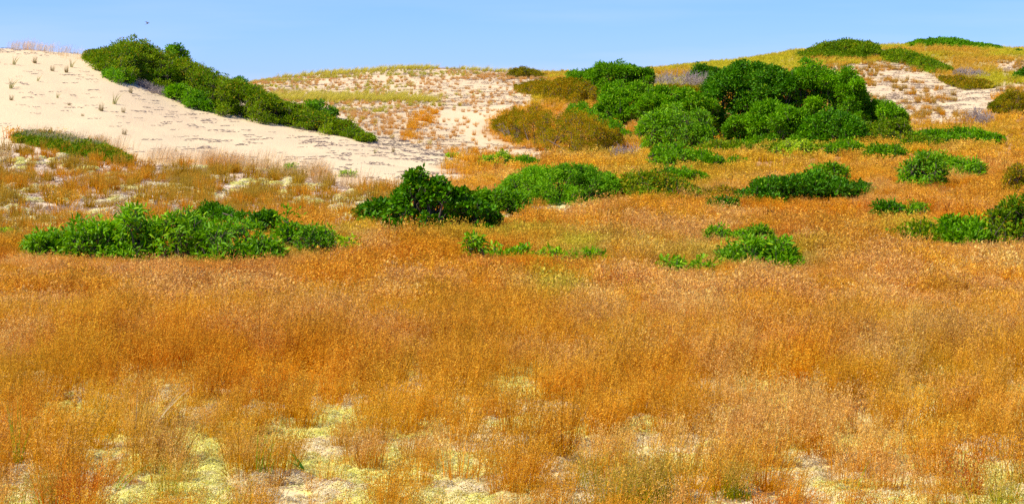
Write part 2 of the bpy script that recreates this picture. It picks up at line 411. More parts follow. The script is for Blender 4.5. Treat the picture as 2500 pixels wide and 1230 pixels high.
def make_litter(name, n, L, sw, R=0.25, flatz=0.02):
    b = Bag()
    c = rng.uniform(-R, R, (n, 2)); a = rng.normal(0.15, 0.55 if n < 20 else 1.1, n); l = L * rng.uniform(.4, 1.2, n); cv = rng.normal(0, .3, n)
    tt = np.array([0, .5, 1.0]) - .5
    path = np.stack([c[:, 0:1] + np.cos(a)[:, None] * l[:, None] * tt - np.sin(a)[:, None] * (cv * l)[:, None] * tt ** 2,
                     c[:, 1:2] + np.sin(a)[:, None] * l[:, None] * tt + np.cos(a)[:, None] * (cv * l)[:, None] * tt ** 2,
                     flatz + np.abs(rng.normal(0, .015, (n, 1))) + rng.uniform(-.02, .03, (n, 1)) * tt * 2], -1)
    side = np.stack([-np.sin(a) * .5, np.cos(a) * .5, np.full(n, 1.0)], 1)
    strips(b, path, sw * np.array([.6, 1, .4])[None] * np.ones((n, 1)), side=side, rnd=rng.random(n) * .6, head=rng.random(n))
    return b.mesh(name)

TU = [make_tuft('tn%d' % i, ns, H, r0, tl, 0.0036, nk, 0.0115, 45, panicle=.034, lean=.09) for i, (H, r0, tl, ns, nk) in enumerate([(.33,.08,.42,34,480),(.28,.07,.58,26,360),(.37,.10,.36,40,560),(.22,.06,.70,24,220),(.35,.08,.46,30,460),(.40,.06,.38,18,260),(.17,.08,.6,40,60),(.30,.13,.36,26,400)])]
TM = [make_tuft('tm%d' % i, 22, H, r0, tl, 0.0050, 230, 0.018, 24, panicle=.045, lean=.12) for i, (H, r0, tl) in enumerate([(.27,.12,.45),(.23,.10,.6),(.31,.14,.40),(.20,.10,.7)])]
TF = [make_tuft('tf%d' % i, 20, H, r0, tl, 0.010, 95, 0.034, 16, lean=.16, panicle=.05) for i, (H, r0, tl) in enumerate([(.22,.14,.5),(.19,.12,.6),(.26,.16,.45)])]
TS = [make_tuft('ts%d' % i, 34, H, r0, tl, 0.007, 40, 0.018, 26, lean=.05, basal_h=.6) for i, (H, r0, tl) in enumerate([(.19,.07,.35),(.15,.09,.5),(.22,.06,.3)])]
TW = [make_tuft('tw%d' % i, 12, H, .16, tl, 0.0045, 75, 0.013, 3, lean=.22, panicle=.07) for i, (H, tl) in enumerate([(.34,.25),(.28,.4),(.38,.2)])]
BG = [make_beach('bg%d' % i, 26, H, .011, ln) for i, (H, ln) in enumerate([(.5,.35),(.42,.5),(.6,.3)])]
LI = [make_lichen('li%d' % i, R, H, int(6000 * R * R / .0225), .0085) for i, (R, H) in enumerate([(.10,.05),(.075,.04),(.14,.05)])]
LF = [make_lichen('lf%d' % i, R, H, int(620 * R * R / .0225), .028) for i, (R, H) in enumerate([(.15,.05),(.13,.06),(.2,.06)])]
DB = [make_litter('db%d' % i, 7, .14, .018) for i in range(3)]
DS = [make_litter('ds%d' % i, 22, .10, .016, .3) for i in range(3)]

def scatter(name, u, Y, variants, cola, colb, label, scale=1.0, mat=GRASS_I, cat=None, zoff=0.0, rot=None, var=None):
    n = len(u); x = (u - 1250) / F * Y; z = gz(u, Y) + zoff
    me = bpy.data.meshes.new(name); me.vertices.add(n); me.vertices.foreach_set('co', np.stack([x, Y, z], 1).astype(np.float32).ravel())
    def fl(k, a):
        at = me.attributes.new(k, 'FLOAT', 'POINT'); at.data.foreach_set('value', np.broadcast_to(a, n).astype(np.float32))
    def ve(k, a):
        at = me.attributes.new(k, 'FLOAT_VECTOR', 'POINT'); at.data.foreach_set('vector', np.ascontiguousarray(a, np.float32).ravel())
    fl('sc', scale * rng.uniform(.78, 1.25, n))
    ia = me.attributes.new('vi', 'INT', 'POINT'); ia.data.foreach_set('value', rng.integers(0, len(variants), n).astype(np.int32) if var is None else var.astype(np.int32))
    r = np.stack([rng.normal(0, .06, n), rng.normal(0, .06, n), rng.uniform(-.9, .9, n)], 1) if rot is None else rot
    ve('rt', r); ve('cola', cola); ve('colb', colb)
    o = link(name, me); 
    src = bpy.data.collections.new(name + '_source')
    for i, v in enumerate(variants):
        if not v.materials: v.materials.append(mat)
        s = bpy.data.objects.new('%s_source_%02d' % (name, i), v); src.objects.link(s)
    gt = bpy.data.node_groups.new(name + '_scatter', 'GeometryNodeTree')
    gt.interface.new_socket('Geometry', in_out='INPUT', socket_type='NodeSocketGeometry'); gt.interface.new_socket('Geometry', in_out='OUTPUT', socket_type='NodeSocketGeometry')
    gi = gt.nodes.new('NodeGroupInput'); go = gt.nodes.new('NodeGroupOutput')
    ip = gt.nodes.new('GeometryNodeInstanceOnPoints'); ci = gt.nodes.new('GeometryNodeCollectionInfo')
    ci.inputs['Collection'].default_value = src; ci.inputs['Separate Children'].default_value = True; ci.inputs['Reset Children'].default_value = True
    def na(k, ty):
        q = gt.nodes.new('GeometryNodeInputNamedAttribute'); q.data_type = ty; q.inputs['Name'].default_value = k; return q.outputs['Attribute']
    L = gt.links.new
    L(gi.outputs[0], ip.inputs['Points']); L(ci.outputs[0], ip.inputs['Instance']); ip.inputs['Pick Instance'].default_value = True
    L(na('vi', 'INT'), ip.inputs['Instance Index']); L(na('sc', 'FLOAT'), ip.inputs['Scale']); L(na('rt', 'FLOAT_VECTOR'), ip.inputs['Rotation'])
    L(ip.outputs[0], go.inputs[0])
    md = o.modifiers.new('scatter', 'NODES'); md.node_group = gt
    tag(o, label, cat, kind='stuff'); return o

def sample(n, Y0, Y1, margin=1.2, umin=None, umax=None):
    Y = np.sqrt(rng.uniform(Y0 * Y0, Y1 * Y1, n)); mg = margin * F / Y
    if umin is None: u = rng.uniform(0, 1, n) * (2500 + 2 * mg) - mg
    else: u = rng.uniform(umin, umax, n)
    x = (u - 1250) / F * Y
    return u, Y, x

O1 = np.array([.80,.36,.0]); O2 = np.array([.72,.24,.0]); O3 = np.array([.80,.47,.0]); YG = np.array([.50,.52,.0])
PH = np.array([.92,.56,.16]); PH2 = np.array([.84,.46,.05]); STRAW = np.array([.70,.48,.22]); BEIGE = np.array([.62,.42,.24])
def lerp(a, b, t): return a * (1 - t)[:, None] + b * t[:, None]

def low(x, Y):
    k = np.ones(len(x))
    for (cx, cy, hw, hd) in FOOT:
        if cy > 40: continue
        e = ((x - cx) / (hw + .25)) ** 2 + ((Y - cy) / np.where(Y < cy, hd + 2.4, hd + .4)) ** 2
        k = np.minimum(k, .6 + .4 * np.clip((e - .7) / .6, 0, 1))
    return k * (.45 + 1.05 * fbm(x / .38, Y / .5, 111, 2))

def field_cols(u, v, x, Y):
    n1 = fbm(x / 2.1 + 5, Y / 3.5, 11, 3); n2 = fbm(x / .8, Y / 1.4, 12, 2); n3 = .5 * fbm(x / 1.6, Y / 3.2 + 3, 14, 3) + .5 * fbm(x / .38, Y / .9, 15, 2)
    a = lerp(O1, O2, sstep(.46, .62, n1)); a = lerp(a, O3, sstep(.5, .75, n2) * .8)
    b = lerp(PH, PH2, sstep(.42, .54, n3)); b = lerp(b, O1, sstep(.55, .7, n1) * .55)
    # greener patches
    g = np.zeros(len(u))
    for (cu, cv, ru, rv, s) in [(1350,745,70,35,.9),(1900,372,330,20,1.0),(1340,240,130,28,.9),(2150,345,200,22,.9),(1500,385,120,25,.6),(1250,600,230,22,.8),(1420,625,120,22,.8),(1800,650,260,22,.8),(650,640,330,24,.45),(2200,585,140,25,.7),(1620,430,170,60,.7),(1800,400,250,50,.55),(2300,340,260,40,.6),(1700,375,300,30,.5),(850,590,50,30,.7),(30,600,60,30,.7),(2420,330,100,30,.6)]:
        g = np.maximum(g, s * np.exp(-(((u - cu) / ru) ** 2 + ((v - cv) / rv) ** 2) * 1.2) * (0.5 + n2))
    g = np.clip(g, 0, 1); a = lerp(a, YG, g); b = lerp(b, np.array([.66,.58,.06]), g)
    far = sstep(30, 45, Y) * .45
    b = lerp(b, np.array([.92,.55,.04]), far)
    k = (0.74 + .52 * fbm(x / .33, Y / .6, 19, 2) * rng.uniform(.66, 1.34, len(u)))[:, None]; a = a * k; b = np.minimum(b * k * 1.05, .95)
    return a, b

# ------------------------------------------------------------------ shrubs
SP = {  # species: material, leaf length, width, cluster radius, leaves per cluster, long blade?
 'glossy': ('glossy', .095, .027, .13, 40, True), 'mid': ('mid', .078, .032, .16, 56, False), 'dark': ('dark', .072, .032, .14, 56, False),
 'bay': ('bayberry', .068, .030, .16, 60, False), 'olive': ('olive', .050, .022, .13, 56, False), 'rust': ('rust', .050, .020, .13, 56, False),
 'lime': ('lime', .085, .024, .10, 22, True), 'oak': ('dark', .080, .046, .095, 30, False), 'fine': ('mid', .055, .017, .11, 56, True), 'willow': ('glossy', .105, .026, .15, 38, True),
 'tree': ('dark', .088, .038, .19, 105, False), 'treem': ('mid', .088, .035, .18, 95, False),
 'grey': (None, .1, .03, .2, 0, False)}

def shrub(label, top, base, sp='mid', depth=None, dens=1.0, cat='shrub', group=None, name='shrub', tipf=.12, spiky=0.0, lift=0.0, stems=None, hmin=.18):
    """top: photo outline [(u, v)...] left to right (crown skyline); base: v of the foot (number or outline)"""
    mt, LL, LW, CR, NL, blade = SP[sp]
    if sp[:4] == 'tree': top = [((top[0][0] + top[-1][0]) / 2 + (p[0] - (top[0][0] + top[-1][0]) / 2) * 1.09, p[1]) for p in top]
    tu = np.array([p[0] for p in top], float); tv = np.array([p[1] for p in top], float)
    u0, u1 = tu[0], tu[-1]; um = (u0 + u1) / 2
    bf = (lambda q: np.interp(q, [p[0] for p in base], [p[1] for p in base])) if isinstance(base, (list, tuple)) else (lambda q: np.full(np.shape(q), float(base)))
    us = np.linspace(u0, u1, 9); Yb = np.array([groundY(a, b) for a, b in zip(us, bf(us))])
    zb = zone(us, Yb, (us - 1250) / F * Yb)[0]
    if np.mean((zb == 0)) > .5:          # the foot stands in knee-high grass, a little nearer than its visible edge
        Yb = np.array([groundY(a, b + .13 * F / y) for a, b, y in zip(us, bf(us), Yb)])
    Yc0 = float(np.median(Yb)); width = (u1 - u0) / F * Yc0
    if depth is None: depth = min(width * .75, 2.6)
    def Yfront(q): return np.interp(q, us, Yb)
    Ym = Yfront(um) + depth / 2
    Hq = np.linspace(u0, u1, 41); zt = HC - (np.interp(Hq, tu, tv) - H0) / F * (Yfront(Hq) + depth / 2); Hh = np.maximum(zt - gz(Hq, Yfront(Hq) + depth / 2), hmin)
    Hmax = Hh.max()
    if sp not in ('grey', 'rust', 'olive') and name != 'heath_mound': FOOT.append((float((um - 1250) / F * Ym), Ym, width / 2, depth / 2))
    area = 0.6 * width * (depth + Hmax) * 1.6 + .1
    fs = np.interp(Yc0, [25, 60, 100], [1, 1.15, 1.5]); CRs = min(CR * fs, .38 * max(Hmax, .3) + .03)
    nc = int(min(700, max(9, (1.25 if sp[:4] == 'tree' else 1) * dens * .9 * area / (CRs * CRs) * 1.15)))
    d = rng.normal(size=(nc, 3)); d[:, 2] = np.abs(d[:, 2]); d = unit(d) * (rng.random(nc) ** .28)[:, None]
    ns_ = int(nc * (.5 if sp == 'oak' else .38))
    d[:ns_] = np.stack([rng.uniform(-1, 1, ns_), rng.normal(0, .22, ns_), np.ones(ns_)], 1); d[:ns_, 2] = rng.uniform(.65, 1, ns_) * np.sqrt(1 - np.minimum(d[:ns_, 0] ** 2, .999))
    d[:, 1] -= 0.12 * (1 - np.abs(d[:, 1]))
    a = d[:, 0]; cn = np.clip(d[:, 2] / np.sqrt(np.maximum(1 - a * a, .05)), 0, 1)
    a = np.sign(a) * np.abs(a) ** .85
    uu = um + a * (u1 - u0) / 2 * .93
    yy = Yfront(uu) + depth / 2 + d[:, 1] * depth / 2 * (.75 + .5 * vnoise(uu / 26., uu * 0, 3)) 
    xw = (uu - 1250) / F * yy
    H = np.interp(uu, Hq, Hh); H = H + (fbm(xw / .4, yy / .5, 5, 2) - .45) * np.minimum(.5 * H, .55) * (.45 if sp in ('oak', 'bay', 'fine') else 1)
    zg = gz(uu, yy)
    H = np.maximum(H - CRs * .55, H * .55)
    zc = zg + np.maximum(cn * H - CRs * .35, CRs * .35) + lift * H
    if spiky: zc += (rng.random(nc) < .12) * rng.random(nc) * spiky * H
    C = np.stack([xw, yy, zc], 1)
    nbg = max(3, nc // 10); bi = rng.permutation(nc)[:nbg]; BC = C[bi]
    near_ = np.argmin(((C[:, None] - BC[None]) ** 2 * np.array([1, .6, 1.2])).sum(2), 1)
    pull = .86 if sp in ('fine', 'olive', 'bay', 'rust', 'lime', 'oak') else (.82 if sp in ('willow', 'glossy') or sp[:4] == 'tree' else .74)
    C = BC[near_] + (C - BC[near_]) * pull
    C[:, 2] += (rng.normal(0, .02 if sp in ('bay', 'fine', 'olive', 'oak') else .06, nbg) * Hmax)[near_]
    C[:, 2] = np.maximum(C[:, 2], gzx(C[:, 0], C[:, 1]) + CRs * .3); bcol = rng.random(nbg)[near_]; zc = C[:, 2]
    root = bpy.data.objects.new(name, None); COL.objects.link(root); xb = float((um - 1250) / F * Ym); root.location = (xb, Ym, float(gz(um, Ym)))
    root.empty_display_size = .2
    off = np.array(root.location)
    tag(root, label, cat, group)
    if mt:
        lsc = np.interp(Yc0, [25, 55, 100], [1, 1.15, 1.7]); per = int(NL)
        K = np.repeat(np.arange(nc), per); n = len(K)
        dv = rng.normal(size=(n, 3)); dv[:, 2] += .45; dv = unit(dv); rad = (CRs * rng.uniform(.6, 1.3, nc) * (1 - .5 * np.abs(d[:, 0]) ** 3))[K] * rng.random(n) ** .45
        sq = np.array([1.15, 1.15, .8]); p = C[K] + dv * rad[:, None] * sq
        keep = p[:, 2] > gzx(p[:, 0], p[:, 1]) + .01; p = p[keep]; dv = dv[keep]; K = K[keep]; n = len(K)
        ld = unit(dv * .9 + rng.normal(size=(n, 3)) * .55 + np.array([0, 0, .15])); nr = unit(np.array([-.15, -.1, 1.0]) + rng.normal(size=(n, 3)) * .65)
        rn = rng.random(n); cl = (rng.random(nc) * .30 + .30 * bcol + .40 * sstep(.3, .68, fbm(xw / .7, yy / .9 + C[:, 2], 15, 3)))[K]
        relz = (C[K][:, 2] - zg[K]) / np.maximum(H[K], .1)
        tip = ((rng.random(n) < tipf) & (rad[keep] > CRs * .55)).astype(float) * rng.uniform(.3, 1, n) * np.clip(relz * 1.5, 0, 1)
        b = Bag(); Lf = LL * lsc * rng.uniform(.65, 1.2, n); Wf = LW * lsc * rng.uniform(.8, 1.2, n)
        if blade: blades(b, p - off, ld, nr, Lf, Wf, rng.uniform(.2, 1.1, n), rnd=rn, clump=cl, tip=tip)
        else: kites(b, p - off, ld, nr, Lf, Wf, .25, rnd=rn, clump=cl, tip=tip)
        link('foliage', b.mesh('foliage'), G[mt], root)
    # branches: limbs from a few feet to the clusters
    b = Bag(); nf = max(1, int(width / .9) + 1)
    fu = np.linspace(u0, u1, nf + 2)[1:-1] + rng.normal(0, (u1 - u0) * .03, nf); fy = Yfront(fu) + depth * .4; fx = (fu - 1250) / F * fy; fz = gz(fu, fy) - .08
    feet = np.stack([fx, fy, fz], 1)
    nb = min(nc, 60 if mt else 400); sel = rng.permutation(nc)[:nb]; T = C[sel]
    f = feet[np.argmin(((T[:, None, :2] - feet[None, :, :2]) ** 2).sum(2), 1)] + rng.normal(0, .05, (nb, 3)) * [1, 1, 0]
    if not mt: f = T - np.array([0, 0, 1]) * (T[:, 2] - zg[sel])[:, None] + rng.normal(0, .12, (nb, 3)) * [1, 1, 0]
    k1 = f + (T - f) * .4 + rng.normal(0, .06, (nb, 3)) - [0, 0, .0]; k2 = f + (T - f) * .75 + rng.normal(0, .05, (nb, 3)) + np.array([0, 0, .05])
    path = np.stack([f, k1, k2, T], 1) - off
    ln = np.linalg.norm(T - f, axis=1)[:, None]
    tubes(b, path, np.array([1, .7, .4, .12])[None] * np.clip(.012 + .012 * ln, .01, .05) * (1 if mt else .7), 4)
    # twigs
    nt_ = min(600, nc * (3 if mt else 5)); q = rng.integers(0, nc, nt_); e = C[q] + unit(rng.normal(size=(nt_, 3)) + [0, 0, .4]) * CRs * (1 if mt else 1.3)
    s0 = C[q] + rng.normal(0, CRs * .3, (nt_, 3)) - [0, 0, CRs * .5]
    tubes(b, np.stack([s0, (s0 + e) / 2 + rng.normal(0, .015, (nt_, 3)), e], 1) - off, np.tile(np.array([.006, .0045, .002]) * np.interp(Yc0, [25, 100], [1, 2.2]), (nt_, 1)), 3)
    link('branches', b.mesh('branches'), BARK if mt else GREYTWIG, root)
    return root

def E(u0, u1, vt, vb, k=.75, sk=0.0):
    """a rounded outline"""
    a = np.linspace(-1, 1, 9)
    return [(u0 + (u1 - u0) * (q + 1) / 2, vb - (vb - vt) * max(.12, (1 - abs(q - sk * (1 - q * q)) ** 2.4) ** k)) for q in a]

exec_list = []
S = shrub
TH = 'shrubs of the thicket along the left dune crest'
# A: thicket along the left dune crest
S('olive green shrub forming the left end of the dune crest thicket', [(200,150),(215,130),(245,118),(290,112),(310,118)], [(200,162),(250,180),(310,205)], 'bay', 5, group=TH)
S('tallest shrub of the dune crest thicket, right under the bird', [(260,118),(285,100),(310,92),(335,94),(365,108),(385,118)], [(260,195),(300,208),(385,215)], 'bay', 5.5, group=TH, spiky=.25)
S('olive shrub in the dune crest thicket, right of its summit', [(350,112),(390,116),(420,126),(450,140)], [(350,212),(450,245)], 'bay', 5.5, group=TH)
S('bright green upright bush sticking out of the dune crest thicket against the sky', [(403,128),(412,110),(430,106),(450,110),(462,132)], 165, 'mid', 1.2, group=TH)
S('low green shrub drooping over the sand on the thicket lower edge', [(250,180),(275,165),(310,170),(330,195)], [(250,190),(290,211),(330,200)], 'mid', 1.5, group=TH)
S('shrub with grey twigs in the middle of the dune crest thicket', [(430,135),(460,142),(500,162),(525,180)], [(430,240),(525,284)], 'bay', 5.5, group=TH)
S('dense green shrub hanging to the sand below the thicket middle', [(395,220),(430,205),(480,215),(520,240)], [(395,238),(450,262),(520,285)], 'mid', 2.0, group=TH)
S('shrub on the falling crest right of the thicket middle', [(505,165),(540,178),(565,188),(600,200)], [(505,275),(600,298)], 'bay', 5, group=TH)
S('small dark green bush jutting from the falling thicket skyline', [(565,198),(575,187),(590,185),(606,200)], 225, 'dark', 1.2, group=TH)
S('broad green shrub halfway down the right arm of the thicket', [(590,198),(620,208),(655,222),(690,240)], [(590,296),(690,312)], 'bay', 4.5, group=TH)
S('green shrub low on the right arm of the thicket', [(670,232),(700,243),(740,256),(770,266)], [(670,305),(770,325)], 'bay', 4, group=TH)
S('olive shrub near the right end of the thicket', [(745,262),(780,268),(810,280),(840,290)], [(745,322),(840,338)], 'bay', 3.5, group=TH)
S('bright green bush rising over the low right arm of the thicket', [(745,262),(752,242),(768,236),(784,244),(790,262)], 285, 'mid', 1.0, group=TH)
S('small dark bush beside the bright bush above the thicket right arm', [(786,272),(795,258),(812,255),(826,270)], 290, 'dark', .9, group=TH)
S('olive shrub at the thicket right end', [(800,292),(830,284),(860,294),(890,318)], [(800,332),(890,345)], 'bay', 3, group=TH)
S('small dark green shrub closing the thicket right end on the sand', [(868,335),(885,320),(905,322),(915,338)], 349, 'bay', 1.2, group=TH)
S('grey leafless twigs at the sandy lower edge of the thicket', [(335,222),(365,212),(400,216),(420,232)], [(335,214),(370,228),(420,245)], 'grey', 1.5, name='dead_shrub', cat='dead shrub')
# B: low mound
S('long low olive heath mound lying at the foot of the left dune', [(22,350),(45,340),(100,337),(160,344),(220,362),(275,378),(315,396),(332,415)], [(22,352),(90,366),(180,384),(260,402),(332,420)], 'bay', 3.0, dens=1.5, name='heath_mound', cat='heath', tipf=.3)
# C: left near shrub
GC = 'leafy shrubs at the near left edge of the field'
S('light green leafy shrub at the left tip of the near left thicket', E(52, 195, 552, 622, .6), 622, 'glossy', 1.0, group=GC, tipf=.2)
S('glossy long leaved shrub second from left in the near left thicket', E(150, 330, 515, 626, .6), 626, 'willow', 1.2, group=GC, tipf=.15)
S('tall yellow topped leafy shrub in the middle of the near left thicket', [(270,560),(300,515),(340,502),(395,500),(430,492),(470,512),(520,530),(560,560)], 628, 'willow', 1.3, group=GC, tipf=.3, spiky=.12)
S('broad glossy leaved shrub at the right front of the near left thicket', [(460,560),(500,535),(560,530),(620,548),(665,570),(690,605)], 636, 'willow', 1.2, group=GC, tipf=.1)
S('dark green fine leaved shrub behind the near left thicket', [(475,515),(500,495),(550,488),(590,496),(608,520)], 560, 'dark', .9, group=GC)
S('round dark green shrub right behind the near left thicket', E(606, 678, 492, 575, .5), 575, 'dark', .8, group=GC)
S('small dark upright bush between the near left thicket and its right neighbour', E(668, 732, 515, 608, .5), 608, 'mid', .6, group=GC)
S('rounded green bush at the right end of the near left thicket', E(720, 828, 538, 616, .5), 616, 'fine', .8, group=GC)
S('sparse low green plant trailing right of the near left thicket', E(815, 868, 578, 606), 606, 'lime', .4, name='low_plant', cat='plant')
S('yellow green low plant at the left picture edge', E(-30, 48, 552, 588), 588, 'lime', .6, name='low_plant', cat='plant')
# D: dark bush in the middle
GD = 'dark bushes in the middle of the picture'
S('low dark glossy bush left of the spired bush', [(868,515),(880,492),(900,485),(925,480),(950,490),(975,510)], 552, 'oak', .9, group=GD)
S('dark glossy bush with a tall leafy spire in the middle of the picture', [(940,520),(965,478),(988,450),(1002,408),(1028,400),(1034,430),(1042,474),(1054,440),(1080,428),(1096,452),(1108,485),(1120,525)], 552, 'oak', .8, dens=.9, group=GD, spiky=.06, tipf=.15)
S('dark glossy bush low right of the spired bush', [(1085,480),(1110,452),(1135,455),(1150,478),(1190,500),(1222,520)], 552, 'oak', 1.0, group=GD)
# E: dome
S('smooth bright green domed shrub right of the dark spired bush', [(1200,470),(1225,435),(1270,412),(1330,398),(1390,393),(1440,398),(1480,410),(1510,430),(1525,455)], 492, 'fine', 3.2, dens=1.3, tipf=.18)
S('green shrub with a bare leaning stem between dark bush and dome', [(1125,478),(1160,458),(1210,448),(1260,455),(1300,470)], 512, 'mid', 1.2, tipf=.05)
S('brownish olive heath mound right of the green dome', [(1500,440),(1530,415),(1590,406),(1650,425),(1710,455)], 488, 'bay', 2.8, dens=1.2, name='heath_mound', cat='heath', tipf=.4)
S('thin olive green heath trailing right from the brownish mound beside the dome', [(1680,470),(1720,452),(1770,450),(1820,470)], 482, 'olive', 2.0, dens=.8, name='heath_mound', cat='heath', tipf=.3)
S('olive green skirt shrub before the gap in the front of the large group', [(1700,352),(1740,338),(1800,338),(1850,350)], 372, 'bay', 1.8)
S('low olive green shrub along the front foot of the large group', [(1840,358),(1900,346),(1980,348),(2060,352)], 368, 'bay', 1.6)
S('olive green low shrub at the right foot of the large group beside the yellow grass', [(2190,340),(2230,322),(2270,326),(2310,342)], 358, 'bay', 1.6)
S('small green shrub linking the dome and the low bushes under the large group', [(1560,425),(1600,402),(1650,398),(1700,412),(1730,428)], 440, 'mid', 1.5, dens=.7)
# F: row of small plants in the field
GF = 'small green plants standing in the field grass'
S('single upright leafy sprig at the left of the field row', E(1150, 1176, 568, 622), 622, 'glossy', .2, name='low_plant', cat='plant', group=GF, dens=.35, tipf=.3)
S('low yellow green plant beside the upright sprig', E(1172, 1242, 584, 622), 622, 'glossy', .35, name='low_plant', cat='plant', group=GF, dens=.35, tipf=.3)
S('tiny green plant in the gap of the field row', E(1254, 1286, 588, 618), 618, 'glossy', .25, name='low_plant', cat='plant', group=GF, dens=.35, tipf=.3)
S('wider green plant with a raised middle in the field row', [(1305,612),(1330,600),(1350,592),(1362,588),(1378,598),(1410,606),(1425,615)], 628, 'glossy', .4, name='low_plant', cat='plant', group=GF, dens=.35, tipf=.3)
S('flat yellow green plant at the right of the field row', E(1415, 1485, 598, 630), 630, 'glossy', .4, name='low_plant', cat='plant', group=GF, dens=.35, tipf=.3)
S('thin yellow green plant left of the bright field shrub', E(1610, 1668, 612, 650), 650, 'glossy', .4, name='low_plant', cat='plant', group=GF, dens=.35, tipf=.3)
S('bushier yellow green plant next to the bright field shrub', E(1655, 1735, 602, 650), 650, 'glossy', .5, name='low_plant', cat='plant', group=GF, dens=.35, tipf=.3)
# G
S('bright green long leaved shrub standing alone in the right of the field', [(1750,612),(1785,590),(1830,574),(1870,570),(1920,572),(1950,592),(1955,620)], 642, 'willow', 1.0, tipf=.25, spiky=.05)
S('low green fringe at the right foot of the bright field shrub', E(1900, 1975, 622, 648), 648, 'mid', .4, name='low_plant', cat='plant')
S('small green bush behind left of the bright field shrub', E(1724, 1785, 533, 582, .5), 582, 'fine', .6)
S('thin green bush behind the bright field shrub', [(1780,568),(1800,552),(1830,550),(1855,546),(1870,538),(1882,560)], 585, 'fine', .6, tipf=.2)
# H
S('long dark green shrub stretched across the right slope', [(1785,480),(1810,465),(1850,445),(1900,428),(1950,420),(2000,420),(2040,432),(2090,440),(2140,455)], [(1785,494),(1900,488),(2000,478),(2140,468)], 'dark', 1.8, dens=1.2, tipf=.05)
S('small dark offshoot bush at the left foot of the long dark shrub', E(1735, 1800, 478, 502), 502, 'dark', .6)
S('thin light green bush above the long dark shrub', [(1970,425),(1985,402),(2020,395),(2050,398),(2080,425)], 440, 'mid', 1.0, tipf=.25, dens=.7)
S('grey leafless twig tuft on top of the long dark shrub', E(1885, 1915, 416, 452), 452, 'grey', .5, name='dead_shrub', cat='dead shrub')
S('small dark sprig left of the grey twig tuft', E(1870, 1895, 420, 450), 450, 'dark', .4, name='low_plant', cat='plant')
# I, J
S('upright bright green shrub high on the right slope', [(2190,420),(2215,390),(2250,370),(2265,356),(2285,366),(2300,400),(2310,430)], 452, 'willow', 1.1, tipf=.12, spiky=.08)
S('lower green arm shrub right of the upright bright shrub', [(2280,395),(2310,378),(2345,376),(2375,390),(2408,398)], 428, 'willow', 1.2, tipf=.12)
S('small dark rounded bush on the right slope below the upright shrub', [(2130,490),(2150,468),(2178,458),(2200,472),(2210,500)], 526, 'dark', .7, tipf=.1)
S('small light green bush beside the small dark rounded bush', E(2208, 2264, 484, 524, .5), 524, 'fine', .6, tipf=.15)
# K, L
GK = 'olive shrubs along the right edge of the field'
S('olive shrub at the left of the right edge thicket', [(2165,572),(2200,548),(2250,535),(2300,542),(2330,565)], 588, 'bay', 1.4, group=GK, tipf=.1)
S('olive green shrub in the middle of the right edge thicket', [(2280,560),(2310,525),(2360,510),(2410,515),(2440,545)], 592, 'mid', 1.6, group=GK, tipf=.2)
S('tall olive green shrub cut by the right picture edge', [(2400,540),(2430,490),(2470,472),(2520,470),(2580,500),(2620,540)], 598, 'bay', 1.8, group=GK, tipf=.2)
S('small green plant left of the right edge thicket', E(2150, 2200, 555, 580), 580, 'fine', .5, name='low_plant', cat='plant')
S('olive bush cut by the right picture edge above the thicket', [(2440,455),(2465,412),(2500,400),(2560,410),(2600,450)], 475, 'olive', 1.6, tipf=.2)
# M: big green group
GM = 'tall green shrubs of the large group right of the centre'
S('olive heath mound right of the sandy saddle', [(1185,318),(1200,292),(1250,268),(1310,262),(1380,268),(1450,285),(1500,310),(1530,335)], [(1185,325),(1240,345),(1330,368),(1450,380),(1530,362)], 'olive', 7.0, dens=1.3, name='heath_mound', cat='heath', tipf=.3, hmin=.45)
S('small olive heath mound above the sandy saddle', [(1250,215),(1290,195),(1340,188),(1400,190),(1460,200)], [(1250,222),(1320,240),(1460,262)], 'olive', 6, dens=1.2, name='heath_mound', cat='heath', tipf=.25, hmin=.4)
S('round dark green shrub on the crest at the upper left of the large group', [(1370,205),(1400,172),(1450,156),(1500,148),(1545,152),(1575,170),(1590,205)], 235, 'treem', 3.0, group=GM, tipf=.1, spiky=.06)
S('light green shrub below the crest shrub of the large group', [(1455,240),(1480,215),(1520,200),(1565,200),(1600,215),(1620,250)], 300, 'treem', 2.6, group=GM, tipf=.3, dens=.9)
S('bright green bush overlapping the olive mound', [(1378,268),(1400,250),(1440,255),(1480,280),(1520,300),(1545,325)], [(1378,285),(1450,315),(1545,345)], 'mid', 2.0, group=GM, tipf=.15)
S('pale green upright shrub between the crest shrub and the big tree like shrub', [(1560,250),(1590,225),(1640,215),(1690,220),(1730,240),(1750,280)], 340, 'treem', 2.6, group=GM, tipf=.3)
S('leafy shrub at the front left of the large group', [(1550,310),(1575,270),(1620,258),(1680,262),(1730,290),(1755,330)], 368, 'willow', 2.2, group=GM, tipf=.15)
S('tallest tree like shrub with a rounded top in the large group', [(1715,240),(1735,208),(1770,182),(1810,166),(1850,157),(1890,161),(1925,176),(1938,220)], 335, 'tree', 3.4, group=GM, tipf=.12, spiky=.05, lift=.05)
S('second tree like shrub with a notched top in the large group', [(1925,225),(1940,175),(1960,160),(1990,172),(2030,182),(2060,172),(2085,180),(2100,220),(2118,262)], 330, 'treem', 3.0, group=GM, tipf=.1, spiky=.06, lift=.05)
S('dark hanging shrub at the right flank of the second tree like shrub', [(2035,235),(2060,215),(2095,225),(2118,255)], 300, 'tree', 1.4, group=GM, tipf=.08, lift=.2)
S('lighter green sloping shrub at the right shoulder of the large group', [(2100,265),(2125,235),(2155,240),(2185,265),(2212,292)], 325, 'treem', 1.8, group=GM, tipf=.15)
